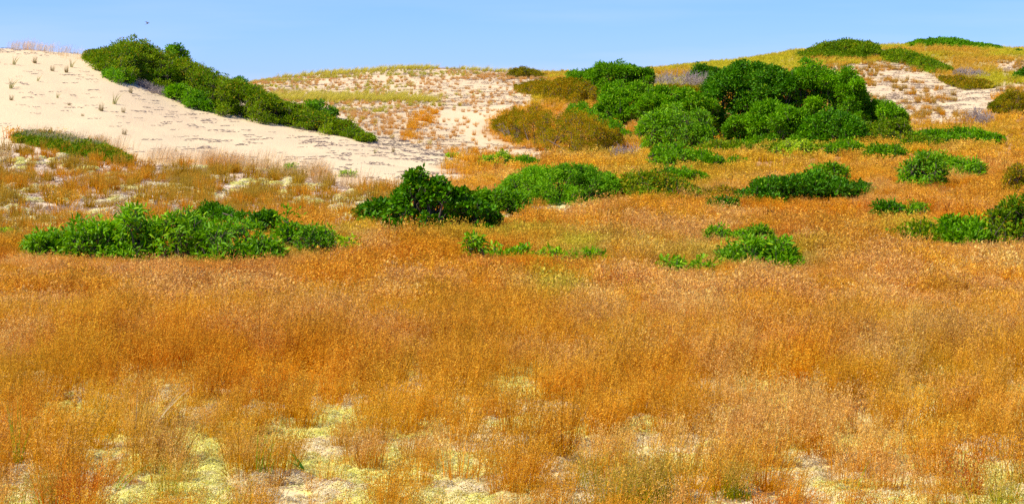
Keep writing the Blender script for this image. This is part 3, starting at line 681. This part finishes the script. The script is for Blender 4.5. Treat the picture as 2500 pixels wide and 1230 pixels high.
S('dark shrub in the front centre of the large group', [(1770,330),(1790,285),(1840,255),(1890,250),(1945,268),(1985,300),(2000,335)], 352, 'treem', 2.2, group=GM, tipf=.08)
S('front shrub right of the centre of the large group', [(1950,320),(1975,285),(2020,268),(2065,275),(2100,300),(2120,335)], 352, 'tree', 2.0, group=GM, tipf=.1)
S('low dark shrub forming the right foot of the large group', [(2080,320),(2110,290),(2160,285),(2210,290),(2240,318)], 345, 'bay', 1.8, group=GM, tipf=.05)
S('small dark bush on the crest left of the tallest shrub', [(1684,175),(1700,158),(1725,152),(1750,165),(1770,185)], 200, 'dark', 2.0)
S('grey heath of leafless twigs behind the large green group', [(1575,185),(1620,168),(1680,168),(1740,182)], [(1575,215),(1740,225)], 'grey', 5, dens=1.2, name='dead_shrub', cat='dead shrub', hmin=.3)
S('olive heath strip under the grey twigs behind the large group', [(1590,215),(1640,205),(1700,205),(1740,215)], 240, 'olive', 3, name='heath_mound', cat='heath', hmin=.3)
S('low green shrub in front of the large group at its left', [(1580,372),(1610,352),(1650,348),(1700,355),(1750,360),(1768,385)], 405, 'mid', 1.6, tipf=.15)
S('small round green bush in front of the large group', E(1778, 1822, 370, 400), 400, 'mid', .6, tipf=.1)
S('pale yellow green plant with light leaves before the large group', [(1880,362),(1905,345),(1940,342),(1970,345),(1995,362)], 376, 'lime', .9, tipf=.6, name='low_plant', cat='plant')
S('small green bush in front of the dark right half of the large group', E(2015, 2110, 335, 372, .6), 372, 'mid', 1.0, tipf=.15)
S('green bush right of the small bush before the large group', E(2110, 2215, 344, 384, .6), 384, 'mid', 1.0, tipf=.15)
S('low row of green shrubs reaching right from the large group', [(2215,325),(2260,310),(2300,318),(2350,300),(2380,306),(2400,318),(2458,322)], 350, 'mid', 1.5, tipf=.12)
S('low patchy green shrub on the yellow slope under the large group', [(1640,415),(1690,398),(1740,400),(1790,415)], 425, 'olive', 1.6, tipf=.2)
S('grey dead twigs in the nook below the olive mound', [(1500,352),(1525,338),(1550,335),(1560,352)], 382, 'grey', 1.5, name='dead_shrub', cat='dead shrub')
S('low green plants on the sandy path below the olive mound', [(1168,385),(1190,376),(1230,372),(1262,384)], 396, 'lime', .9, name='low_plant', cat='plant', tipf=.1)
S('low dark green plants right of those on the sandy path', [(1250,388),(1275,374),(1300,378),(1318,390)], 400, 'mid', .9, name='low_plant', cat='plant')
# N: hill top
GN_ = 'shrub patches on the far right hill'
S('domed shrub patch on the left summit of the far right hill', [(1938,145),(1975,118),(2020,100),(2070,95),(2120,98),(2150,110),(2160,125)], [(1938,150),(2050,148),(2160,150)], 'bay', 7, dens=1.1, group=GN_, tipf=.08)
S('diagonal shrub band running down the far right hill', [(2140,125),(2190,115),(2240,130),(2290,148),(2330,165)], [(2140,148),(2200,160),(2270,180),(2330,192)], 'bay', 6, group=GN_, tipf=.08)
S('flat topped shrub patch on the right summit of the far right hill', [(2200,112),(2220,98),(2270,94),(2320,92),(2380,102),(2450,122)], [(2200,116),(2330,118),(2450,128)], 'mid', 5, group=GN_, tipf=.05, spiky=.2)
S('grey twigs between the two summits of the far right hill', [(2105,130),(2130,112),(2155,116),(2165,130)], 140, 'grey', 3, name='dead_shrub', cat='dead shrub')
S('grey twig patch on the far right hill flank', [(2320,175),(2345,165),(2390,170),(2410,185)], 195, 'grey', 3, name='dead_shrub', cat='dead shrub')
S('rusty olive patch on the far right hill flank', [(2290,190),(2340,185),(2400,190),(2430,205)], [(2290,205),(2360,222),(2430,222)], 'olive', 4, name='heath_mound', cat='heath', tipf=.4)
S('dark green bush cut by the right picture edge on the far hill', [(2468,190),(2480,172),(2510,163),(2560,172),(2590,195)], 200, 'dark', 2.5)
S('olive bush by the right picture edge below the white slope', [(2405,255),(2440,230),(2490,220),(2560,225),(2620,260)], 275, 'olive', 2.5, tipf=.1)
S('pale grey dead bush at the foot of the white slope', [(2350,285),(2375,266),(2405,262),(2425,275)], 296, 'grey', 1.5, name='dead_shrub', cat='dead shrub')
S('small shrub on the crest of the middle dune', [(1238,180),(1252,166),(1280,163),(1310,170),(1335,184)], 192, 'olive', 3, tipf=.05)
S('single dark sprig on the far skyline at the right', E(2478, 2490, 118, 132), 132, 'dark', .5, name='low_plant', cat='plant')
# O: tiny plants on the sand
GO = 'small bright plants growing on the sand'
S('small bright green plant at the sandy edge of the lichen slope', E(696, 720, 396, 418), 418, 'lime', .4, name='low_plant', cat='plant', group=GO, dens=.6)
S('flat bright green plant on the sand left of the spired bush', E(832, 868, 422, 434), 434, 'lime', .5, name='low_plant', cat='plant', group=GO, dens=.6, hmin=.08)
S('flat yellow green plant where sand meets the middle dune', E(1088, 1122, 372, 386), 386, 'lime', .6, name='low_plant', cat='plant', group=GO, hmin=.1)

# --- the field of hair grass
u, Y, x = sample(23000, 8.3, 26, 3.5)
v = vof(u, Y)
zz, _ = zone(u, Y, x)
op = fbm(x / .34, Y / .5, 21, 3) + .45 * (fbm(x / 1.8, Y / 1.8, 22, 2) - .5)
thr = np.interp(v, [760, 900, 1000, 1100, 1230, 1600], [0.0, .32, .445, .51, .525, .52])
keep = (zz == 0) & clear(x, Y) & (op > thr) & (rng.random(len(u)) < np.interp(Y, [8, 11.5, 13.5, 16, 26], [.36, .50, .72, .88, 1]))
u, Y, x, v, op, thr = [q[keep] for q in (u, Y, x, v, op, thr)]
far_ = rng.random(len(u)) < sstep(12.2, 15.5, Y)                       # beyond the clumps: continuous sward
u, Y, x, v, op, thr = [q[far_] for q in (u, Y, x, v, op, thr)]
gx, gy = np.meshgrid(np.arange(-7.8, 7.81, .33), np.arange(8.6, 15.6, .34)); gx = gx.ravel() + rng.uniform(-.15, .15, gx.size); gy = gy.ravel() + rng.uniform(-.15, .15, gy.size)
ok = (rng.random(len(gx)) < np.interp(gy, [9, 12, 15.6], [.82, .95, .85])) & (np.abs(gx) < .27 * gy + 3.3) & (fbm(gx / 1.3, gy / 1.3, 23, 2) > .18)
gx, gy = gx[ok], gy[ok]; nper = rng.integers(3, 7, len(gx)); K = np.repeat(np.arange(len(gx)), nper)
cx_ = gx[K] + rng.normal(0, .05, len(K)); cy_ = gy[K] + rng.normal(0, .05, len(K)); cu_ = 1250 + cx_ * F / cy_
clump_r = rng.random(len(gx)); csize = rng.uniform(.66, 1.08, len(gx))
ncl = len(cu_)
u = np.concatenate([u, cu_]); Y = np.concatenate([Y, cy_]); x = np.concatenate([x, cx_]); v = vof(u, Y)
op = np.concatenate([op, np.ones(ncl)]); thr = np.concatenate([thr, np.zeros(ncl)])
hsc = np.concatenate([low(x[:-ncl], Y[:-ncl]), csize[K]]); ccls = np.concatenate([rng.random(len(u) - ncl), clump_r[K]])
ca, cb = field_cols(u, v, x, Y)
inview = (u > -60) & (u < 2560)
order = np.argsort(np.where(inview, Y, 999))[:288]
single = np.zeros(len(u), bool); single[order] = True
nearm = (~single) & (Y < 17); midm = (~single) & (Y >= 17)
print('field tufts', single.sum(), nearm.sum(), midm.sum(), 'single max Y', Y[single].max())
for k in TU: k.materials.append(GRASS_I)
FIELD_LABEL = 'orange and pinkish hair grass covering the field in a dense airy sward'
scatter('hair_grass_near', u[nearm], Y[nearm], TU, ca[nearm], cb[nearm], FIELD_LABEL, .95 * hsc[nearm])
scatter('hair_grass', u[midm], Y[midm], TM, ca[midm], cb[midm], 'pinkish orange hair grass across the middle of the field', low(x[midm], Y[midm]))
classes = [('rusty red stemmed hair grass tuft standing in the foreground lichen', O2 * np.array([1.05,.75,1]), np.array([.78,.36,.04])),
           ('bright orange hair grass tuft standing in the foreground', O1, PH2),
           ('pinkish seed headed hair grass tuft standing in the foreground', O1, PH),
           ('olive based golden hair grass tuft standing in the foreground', YG * .8, np.array([.8,.5,.10]))]
for q in np.where(single)[0]:
    k = int(np.searchsorted([.11, .58, .84], ccls[q]))
    lab, A, B = classes[k]
    o = link('hair_grass_tuft', TU[rng.integers(0, 8)]); o.material_slots[0].link = 'OBJECT'; o.material_slots[0].material = GRASS_O
    o.location = (x[q], Y[q], float(gz(u[q], Y[q]))); o.rotation_euler = (rng.normal(0, .05), rng.normal(0, .05), rng.uniform(-.9, .9)); o.scale = [float(hsc[q]) * rng.uniform(.85, 1.1) * .92] * 3
    o['cola'] = [float(c) for c in A]; o['colb'] = [float(c) for c in B]
    tag(o, lab, 'grass tuft', lab.split(' tuft')[0] + ' tufts in the foreground')

# --- far field, right slopes
u, Y, x = sample(34000, 26, 112, 4.5); v = vof(u, Y); zz, _ = zone(u, Y, x)
keep = (zz == 0) & clear(x, Y) & (rng.random(len(u)) < np.interp(Y, [26, 40, 112], [1, .8, .6])); keep &= fbm(x / .9, Y / 1.6, 25, 3) > np.interp(u, [1100, 2200, 2400], [.28, .30, .36]) + .12 * ((Y > 62) & (u > 2000))
uf, Yf, xf, vf = u[keep], Y[keep], x[keep], v[keep]
ca, cb = field_cols(uf, vf, xf, Yf)
scatter('hair_grass_slope', uf, Yf, TF, ca, cb, 'orange hair grass spread over the slopes beyond the field', low(xf, Yf))
# dense gap-filling between 26 and 40 m
u, Y, x = sample(11500, 25, 42, 4.0); v = vof(u, Y); zz, _ = zone(u, Y, x); keep = (zz == 0) & clear(x, Y)
ca, cb = field_cols(u[keep], v[keep], x[keep], Y[keep])
scatter('hair_grass_rise', u[keep], Y[keep], TM, ca, cb, 'pinkish hair grass where the field begins to rise', low(x[keep], Y[keep]))

# --- right hill tops: yellow green grass
u, Y, x = sample(24000, 70, 116, 6.0); v = vof(u, Y); zz, _ = zone(u, Y, x)
keep = (zz == 6) & clear(x, Y); u, Y, x, v = u[keep], Y[keep], x[keep], v[keep]
n1 = fbm(x / 4, Y / 6, 51, 3) - .12 * (u < 1960)
ca = lerp(np.array([.46,.44,.0]), np.array([.64,.36,.0]), sstep(.4, .62, n1)); cb = lerp(np.array([.80,.70,.05]), np.array([.84,.52,.07]), sstep(.4, .62, n1))
pick = rng.random(len(u)) < .45
scatter('hill_grass', u[~pick], Y[~pick], TF, ca[~pick], cb[~pick], 'golden green grass covering the far right hill tops')
scatter('beach_grass_hill', u[pick], Y[pick], BG, ca[pick], cb[pick], 'wind bent yellow green beach grass on the far right hill tops', .7)

# --- mid dunes: sparse tufts, green band, orange patches
u, Y, x = sample(26000, 58, 116, 0, 450, 1620); v = vof(u, Y); zz, _ = zone(u, Y, x)
crest = vof(u, Y) < np.interp(u, [600, 900, 1080, 1300], [196, 186, 168, 186])
band = pip(P['greenband'], u, v + rng.normal(0, 3, len(u)))
dens = np.where(fbm(x / 1.8, Y / 4, 55, 3) > .45, .42, .18) * (0.3 + fbm(x / 8, Y / 8, 58, 2))
dens = np.where(band, .85, dens); dens = np.where(crest, .42, dens)
inO = pip(P['orangeM'], u, v) | pip(P['pinktongue'], u, v)
dens = np.where(inO, .24, dens * .8); dens = dens * np.where((u > 1080) & (v > 195) & ~inO & ~band, .45, 1)
keep = (zz == 2) & clear(x, Y) & (rng.random(len(u)) < dens) | (zz == 5) & clear(x, Y) & (rng.random(len(u)) < .05)
u, Y, x, v, crest, band, inO = [q[keep] for q in (u, Y, x, v, crest, band, inO)]
n1 = fbm(x / 3, Y / 4, 57, 3) + rng.normal(0, .12, len(u))
n1 = n1 + sstep(250, 300, v) * .26 + sstep(950, 1200, u) * .1
ca = lerp(np.array([.52,.50,.01]), np.array([.78,.40,.04]), sstep(.42, .58, n1)); cb = lerp(np.array([.74,.68,.12]), np.array([.84,.58,.28]), sstep(.42, .58, n1))
gsel = (band | crest)
ca[gsel] = np.array([.50,.44,.01]); cb[gsel] = np.array([.78,.68,.12]); ca[inO] = O1; cb[inO] = PH2
typ = gsel & (rng.random(len(u)) < .85)
scatter('dune_grass', u[~typ], Y[~typ], TS, ca[~typ], cb[~typ], 'sparse small tufts dotted over the pale middle dunes', .85)
scatter('beach_grass', u[typ], Y[typ], BG, ca[typ], cb[typ], 'yellow green beach grass along the crest and terrace of the middle dunes', .72)
hz = inO & (rng.random(len(u)) < .35)
scatter('dune_hair_grass', u[hz] + 3, Y[hz], TF, ca[hz], cb[hz], 'rusty hair grass patches on the middle dunes')

# --- left lichen slope: little tufts
u, Y, x = sample(9000, 27, 46, 0, -250, 1050); v = vof(u, Y); zz, _ = zone(u, Y, x)
cl = fbm(x / .55, Y / 1.6, 65, 3)
keep = (zz == 3) & clear(x, Y) & (rng.random(len(u)) < np.interp(cl, [.3, .5, .62], [.06, .16, .34])); u, Y, x, v, cl = [q[keep] for q in (u, Y, x, v, cl)]
n1 = fbm(x / 1.2, Y / 1.5, 66, 2) + rng.normal(0, .1, len(u))
ca = lerp(np.array([.46,.26,.004]), np.array([.70,.30,.0]), sstep(.4, .6, n1)); cb = lerp(np.array([.60,.42,.06]), np.array([.80,.42,.05]), sstep(.4, .6, n1))
big = (cl > .61) & (rng.random(len(u)) < .35)
scatter('slope_tufts', u[~big], Y[~big], TS, ca[~big], cb[~big], 'small rusty grass tufts scattered on the lichen slope below the left dune', rng.uniform(.6, 1.5, (~big).sum()))
scatter('slope_hair_grass', u[big], Y[big], TM, ca[big], cb[big], 'denser rusty hair grass patches on the lichen slope', .85)
# wispy pink seedheads at the foot of the left dune and on its crest
wu = []; wv = []
for (a, b, va, vb, n) in [(40,330,342,372,260),(350,640,395,415,420),(500,600,398,418,160),(20,130,118,126,90),(-250,20,375,400,120),(620,800,405,430,150),(100,200,128,140,50),(640,900,430,462,150)]:
    t_ = rng.random(n); wu.append(a + (b - a) * t_); wv.append(va + (vb - va) * t_ + rng.normal(0, 5, n))
wu = np.concatenate(wu); wv = np.concatenate(wv); wY = np.array([groundY(a, b) for a, b in zip(wu, wv)])
wk = rng.random(len(wu)) < .32; wu = wu[wk]; wY = wY[wk]
scatter('wispy_grass', wu, wY, TW, np.tile([.84,.58,.24], (len(wu), 1)), np.tile([.92,.70,.40], (len(wu), 1)), 'wispy pink seed heads along the foot and crest of the left sand dune', 1.0)

# --- right white slope: tufts + litter
u, Y, x = sample(14000, 60, 105, 0, 2000, 2750); v = vof(u, Y); zz, _ = zone(u, Y, x)
keep = (zz == 4) & (fbm(x / 1.2, Y / 2, 71, 3) > .53) & (rng.random(len(u)) < .35); u, Y = u[keep], Y[keep]
nn = rng.random(len(u))
scatter('slope_grass', u, Y, TS, lerp(np.array([.40,.27,.04]), O1, nn), lerp(np.array([.5,.4,.1]), PH2, nn), 'small tufts on the white slope at the right')

# --- lichen cushions
u, Y, x = sample(37000, 8.3, 18, 3.2); v = vof(u, Y)
ln = fbm(x / .6 + 40, Y / .6, 81, 3); keep = (ln > .37) & (rng.random(len(u)) < np.interp(Y, [9, 13, 20], [1, .7, .25])); u, Y, x, ln = u[keep], Y[keep], x[keep], ln[keep]
nn = np.clip(sstep(.42, .62, ln) + rng.normal(0, .2, len(u)), 0, 1)
scatter('lichen', u, Y, LI, lerp(np.array([.88,.76,.42]), np.array([.84,.80,.22]), nn), lerp(np.array([.90,.80,.56]), np.array([.93,.90,.42]), nn), 'yellow green lichen cushions covering the sand in the foreground', .9, rot=np.stack([np.zeros(len(u))] * 2 + [rng.uniform(0, 6.28, len(u))], 1))
u, Y, x = sample(6500, 26, 45, 0, -250, 1500); v = vof(u, Y); zz, _ = zone(u, Y, x)
keep = ((zz == 3) & (fbm(x / .6, Y / 1.2, 83, 3) > .53) & (rng.random(len(u)) < .42)) | (zz == 7) & (rng.random(len(u)) < .5); u, Y = u[keep], Y[keep]; nn = rng.random(len(u))
scatter('lichen_slope', u, Y, LF, lerp(np.array([.90,.80,.50]), np.array([.84,.80,.22]), nn), lerp(np.array([.88,.80,.62]), np.array([.84,.82,.42]), nn), 'pale lichen cushions on the slope below the left dune', .85, rot=np.stack([np.zeros(len(u))] * 2 + [rng.uniform(0, 6.28, len(u))], 1))

# --- dead stem litter on bare sand
u, Y, x = sample(14000, 38, 70, 0, -400, 1250); v = vof(u, Y); zz, _ = zone(u, Y, x)
dn = .10 + .34 * sstep(500, 950, u) * sstep(430, 330, v) + .18 * sstep(.5, .65, fbm(x / 2, Y / 3, 91, 3))
keep = (zz == 1) & (rng.random(len(u)) < dn * .62) & (fbm(x / 1.1, Y / 1.5, 93, 3) > .40); u, Y = u[keep], Y[keep]
DC = np.array([.22,.18,.17]); DC2 = np.array([.34,.27,.20])
def litter_rot(n): return np.stack([np.zeros(n), np.zeros(n), rng.normal(-.25, .45, n)], 1)
scatter('plant_litter', u, Y, DB, np.tile(DC, (len(u), 1)), np.tile(DC2, (len(u), 1)), 'dark dead stems lying over the bare sand of the left dune', .75, rot=litter_rot(len(u)))
u, Y, x = sample(13000, 8.3, 15, 3.0)
scatter('plant_litter_near', u, Y, DS, np.tile([.50,.33,.18], (len(u), 1)), np.tile([.88,.70,.46], (len(u), 1)), 'fine straw and crumbs lying between the foreground tufts', .28, zoff=.0, rot=litter_rot(len(u)) * 3)
u, Y, x = sample(30000, 55, 112, 0, 450, 2750); zz, v = zone(u, Y, x)
keep = ((zz == 4) & (rng.random(len(u)) < .28) | ((zz == 2) & (rng.random(len(u)) < .22))); u, Y = u[keep], Y[keep]
scatter('plant_litter_far', u, Y, DS, np.tile([.34,.25,.17], (len(u), 1)), np.tile([.52,.40,.28], (len(u), 1)), 'grey brown dead stems strewn over the middle and right dunes', .9, rot=litter_rot(len(u)))
u, Y, x = sample(5000, 26, 45, 0, -250, 1500); zz, v = zone(u, Y, x)
keep = ((zz == 3) | (zz == 7)) & (rng.random(len(u)) < .6); u, Y = u[keep], Y[keep]
scatter('plant_litter_slope', u, Y, DS, np.tile([.38,.26,.16], (len(u), 1)), np.tile([.62,.48,.34], (len(u), 1)), 'grey dead stems strewn on the lichen slope', .7, rot=litter_rot(len(u)))

# ------------------------------------------------------------------ single tufts on the left dune
def one(name, mesh, u, v, sc, A, B, label, cat, group=None, rz=None, mat=GRASS_O, vx=1.0):
    Yq = groundY(u, v); o = link(name, mesh)
    if not mesh.materials: mesh.materials.append(mat)
    o.material_slots[0].link = 'OBJECT'; o.material_slots[0].material = mat
    o.location = ((u - 1250) / F * Yq, Yq, float(gz(u, Yq))); o.scale = (sc * vx, sc * vx, sc); o.rotation_euler = (0, 0, rng.uniform(-.6, .6) if rz is None else rz)
    o['cola'] = [float(c) for c in A]; o['colb'] = [float(c) for c in B]; tag(o, label, cat, group); return o
GT = 'lone grass tufts on the bare left dune'
lone = [(279,255,1.0,'g','tallest green grass tuft alone on the bare sand of the left dune'),(247,272,.9,'b','short brown tuft left below the tallest tuft on the bare dune'),
 (301,276,.7,'b','small brown tuft right below the tallest tuft on the bare dune'),(304,330,.75,'b','small round brown tuft alone low on the bare dune'),
 (319,228,.8,'b','small tuft just under the thicket edge on the sand'),(27,218,.9,'g','pale green tuft near the left picture edge high on the dune'),
 (28,246,.7,'b','short brown tuft near the left picture edge under the pale green one'),(34,160,.9,'g','thin green tuft high on the dune near the left picture edge'),
 (85,156,.9,'b','brown tuft high on the dune, third from the left edge'),(162,178,.9,'b','brown green tuft high on the dune near the thicket'),
 (128,174,.8,'b','sparse tuft between the two brown tufts high on the dune'),(175,165,.8,'g','tuft just left of the thicket left end'),
 (202,284,.45,'b','tiny brown tuft in the middle of the bare dune'),(169,260,.5,'b','tiny dark tuft above left of the middle of the bare dune'),
 (430,372,.4,'b','tiny tuft low on the dune in front of the thicket'),(960,372,.6,'b','small brown tuft on the sand tongue left of the spired bush top'),(915,375,.55,'g','thin green sprig on the sand tongue'),
 (92,200,.6,'g','faint green tuft on the upper bare dune'),(140,240,.5,'g','faint tuft halfway up the bare dune')]
for (a, b, s, k, lab) in lone:
    if k == 'g': one('grass_tuft', BG[rng.integers(0, 2)], a, b, s, (.40,.40,.08), (.62,.55,.22), lab, 'grass tuft', GT)
    else: one('grass_tuft', TS[rng.integers(0, 3)], a, b, s * 1.25, (.30,.22,.05), (.45,.33,.10), lab, 'grass tuft', GT, vx=.8)
# rust clumps standing out
for (a, b, s, lab) in [(560,412,1.5,'largest rusty grass clump at the foot of the left dune'),(1100,425,1.4,'rusty grass clump on the tip of the sand tongue'),(1145,440,1.4,'second rusty grass clump on the sand tongue, beside its tip'),
                       (530,410,1.2,'smaller rusty clump touching the largest rusty clump'),(150,515,1.3,'dense rusty clump in the middle of the lichen slope'),(165,500,1.1,'rusty clump behind the dense one on the lichen slope')]:
    one('hair_grass_clump', TM[rng.integers(0, 4)], a, b, s, O1, PH2, lab, 'grass clump', 'rusty grass clumps at the foot of the left dune', vx=1.4)

# ------------------------------------------------------------------ tall blades in the foreground
def blade_clump(name, label, u, v, nb, H, lean, A, B, w=.006, group=None, spread=.3):
    b = Bag(); a = rng.uniform(0, 6.283, nb); r = .05 * rng.random(nb)
    base = np.stack([r * np.cos(a), r * np.sin(a), np.full(nb, -.02)], 1); h = H * rng.uniform(.6, 1.1, nb)
    dx = np.cos(a) * spread * rng.random(nb) + lean * rng.uniform(.5, 1.4, nb); dy = np.sin(a) * spread * .6 * rng.random(nb)
    tt = np.linspace(0, 1, 7)
    path = base[:, None] + np.stack([(dx * h)[:, None] * tt ** 1.7, (dy * h)[:, None] * tt ** 1.7, h[:, None] * (tt - .18 * np.abs(lean) * tt ** 2)], -1)
    side = np.tile([.6, .9, 0.0], (nb, 1)) + rng.normal(0, .35, (nb, 3))
    strips(b, path, w * np.array([.9, 1, 1, .9, .7, .45, .1])[None] * np.ones((nb, 1)), side=side, rnd=rng.random(nb), head=np.tile(tt, (nb, 1)))
    return one(name, b.mesh(name), u, v, 1, A, B, label, 'grass clump', group, rz=0)
GREEN = (.22,.50,.01); GREEN2 = (.50,.72,.04); DRY = (.85,.60,.24); DRY2 = (1.0,.86,.50)
blade_clump('green_grass_clump', 'upright green grass blades near the lower left corner', 45, 1150, 12, .42, .03, GREEN, GREEN2, group='green grass blades in the foreground')
blade_clump('green_grass_clump', 'thin green blades left of the dry arching blades', 130, 1070, 7, .30, .15, GREEN, GREEN2, group='green grass blades in the foreground')
blade_clump('green_grass_clump', 'long green blade leaning right beside the dry arching blades', 195, 1060, 4, .34, .5, GREEN, (.45,.55,.1), .005)
blade_clump('green_grass_clump', 'green and yellow blades bending right at the bottom left of the picture', 275, 1215, 6, .30, .9, GREEN, (.60,.62,.10), .006)
blade_clump('green_grass_clump', 'green blades standing by the broad green leaf', 640, 1175, 9, .34, .12, GREEN, GREEN2)
blade_clump('broad_grass_leaf', 'single broad green grass leaf tilting left in the foreground', 735, 1165, 2, .20, -.8, (.12,.42,.03), (.25,.55,.05), .022, spread=.05)
blade_clump('green_grass_clump', 'two thin green blades at the bottom right of the centre', 2085, 1225, 4, .32, .15, GREEN, GREEN2)
blade_clump('green_grass_clump', 'green blades leaning at the bottom near the small rusty tuft', 400, 1180, 5, .26, .5, GREEN, (.55,.6,.1), .005)
blade_clump('dry_grass_clump', 'straw coloured arching grass blades in the left foreground', 345, 1110, 12, .46, .42, DRY, DRY2, .005)
blade_clump('dry_grass_clump', 'single pale dry stalk bending left in the left foreground', 338, 1060, 2, .40, -.25, DRY, (.85,.72,.42), .005, spread=.05)
blade_clump('dry_grass_clump', 'dry straw blades leaning right near the lower left corner', 130, 1140, 8, .36, .55, DRY, DRY2, .004)
blade_clump('dry_grass_clump', 'dry arching blades in the field left of the centre', 780, 690, 10, .5, .8, DRY, DRY2, .007)
blade_clump('dry_grass_clump', 'tall dry pale stem in the right foreground', 2195, 1190, 2, .42, .05, DRY, (.8,.7,.3), .005, spread=.05)

# ------------------------------------------------------------------ bird
Yb = 150.0; bx, by, bz = to_world(360, 58, Yb)
root = bpy.data.objects.new('bird', None); COL.objects.link(root); root.location = (bx, by, bz); root.rotation_euler = (0.1, -.35, .5); root.scale = (.75, .75, .75)
tag(root, 'small gull flying alone in the blue sky above the left dune', 'bird')
mb, tb = nt('bird_feathers'); pb = N(tb, 'ShaderNodeBsdfPrincipled'); nz = N(tb, 'ShaderNodeTexNoise'); nz.inputs['Scale'].default_value = 9
tb.links.new(mixc(tb, nz.outputs[0], (.05,.055,.07), (.22,.23,.25)), pb.inputs['Base Color']); ob = N(tb, 'ShaderNodeOutputMaterial'); tb.links.new(pb.outputs[0], ob.inputs[0])
b = Bag(); xs = np.array([-.22,-.17,-.08,.02,.10,.15,.19,.22,.25]); rr = np.array([.004,.02,.038,.045,.035,.022,.028,.018,.003])
tubes(b, np.stack([xs, 0 * xs, .01 * np.sin(xs * 8)], 1)[None], rr[None], 8)
link('body', b.mesh('body', True), mb, root)
for sd in (-1, 1):
    b = Bag(); s = np.linspace(0, 1, 7); span = s * .52
    le = np.stack([.09 + .06 * s - .20 * s ** 2, sd * span, .02 + .16 * np.sin(s * 2.0) ], 1); ch = .15 * (1 - s ** 2 * .85)
    up = le + [0, 0, .008]; te = le - np.stack([ch, 0 * s, 0 * s], 1); lo = le - [0, 0, .008]
    V = np.stack([up, te, lo], 1); q = []
    for j in range(6):
        for e in range(3): f2 = (e + 1) % 3; q.append([j * 3 + e, j * 3 + f2, j * 3 + 3 + f2, j * 3 + 3 + e])
    b.add(V, quads=np.array(q)); link('wing', b.mesh('wing'), mb, root)
b = Bag(); b.add(np.array([[-.18,-.02,.005],[-.33,-.06,.0],[-.34,0,.0],[-.33,.06,.0],[-.18,.02,.005],[-.26,0,.014]]), tris=np.array([[0,1,5],[1,2,5],[2,3,5],[3,4,5],[0,5,4]])); link('tail', b.mesh('tail'), mb, root)

# ------------------------------------------------------------------ light, sky, camera
AZ = math.radians(-105)     # sun azimuth from +Y, negative = to the left
EL = math.radians(56)
sun = bpy.data.lights.new('sun', 'SUN'); sun.energy = 4.6; sun.angle = math.radians(.5); sun.color = (1, .93, .80)
so = bpy.data.objects.new('sun', sun); COL.objects.link(so)
from mathutils import Vector
sd = Vector((math.sin(AZ) * math.cos(EL), math.cos(AZ) * math.cos(EL), math.sin(EL)))
so.rotation_euler = sd.to_track_quat('Z', 'Y').to_euler(); so.location = (-20, -5, 30)
w = bpy.data.worlds.new('World'); scn.world = w; w.use_nodes = True; t = w.node_tree; t.nodes.clear()
sky = N(t, 'ShaderNodeTexSky', sky_type='NISHITA'); sky.sun_disc = False; sky.sun_elevation = EL; sky.sun_rotation = AZ
sky.air_density = 1.0; sky.dust_density = 0.0; sky.ozone_density = 2.0; sky.altitude = 1200
tc = N(t, 'ShaderNodeTexCoord'); mp = N(t, 'ShaderNodeMapping'); mp.inputs['Scale'].default_value = (1.2, 1.2, 14); mp.inputs['Rotation'].default_value = (0, .05, 0)
t.links.new(tc.outputs['Generated'], mp.inputs[0])
nz = N(t, 'ShaderNodeTexNoise'); nz.inputs['Scale'].default_value = 2.2; nz.inputs['Detail'].default_value = 5; t.links.new(mp.outputs[0], nz.inputs[0])
mr = N(t, 'ShaderNodeMapRange'); mr.inputs[1].default_value = .44; mr.inputs[2].default_value = .75; mr.inputs[4].default_value = .8; t.links.new(nz.outputs[0], mr.inputs[0])
tint = mixc(t, 1.0, sky.outputs[0], (.395,.625,1.42), 'MULTIPLY')
cloud = mixc(t, mr.outputs[0], tint, mixc(t, 1.0, sky.outputs[0], (.62,.73,1.42), 'MULTIPLY'))
bg = N(t, 'ShaderNodeBackground'); bg.inputs['Strength'].default_value = .11; t.links.new(cloud, bg.inputs[0])
ow = N(t, 'ShaderNodeOutputWorld'); t.links.new(bg.outputs[0], ow.inputs[0])

cam = bpy.data.cameras.new('camera'); co = bpy.data.objects.new('camera', cam); COL.objects.link(co); scn.camera = co
co.location = (0, 0, HC); co.rotation_euler = (math.pi / 2, 0, 0)
cam.sensor_width = 36; cam.lens = 36 * F / 2500; cam.shift_y = -(615 - H0) / 2500; cam.clip_start = .1; cam.clip_end = 6000
scn.view_settings.view_transform = 'Standard'; scn.view_settings.look = 'None'; scn.view_settings.gamma = 1; scn.view_settings.exposure = 0.35
scn.render.engine = 'CYCLES'
scn.cycles.use_denoising = False
scn.cycles.max_bounces = 6; scn.cycles.diffuse_bounces = 3; scn.cycles.transmission_bounces = 4; scn.cycles.glossy_bounces = 2
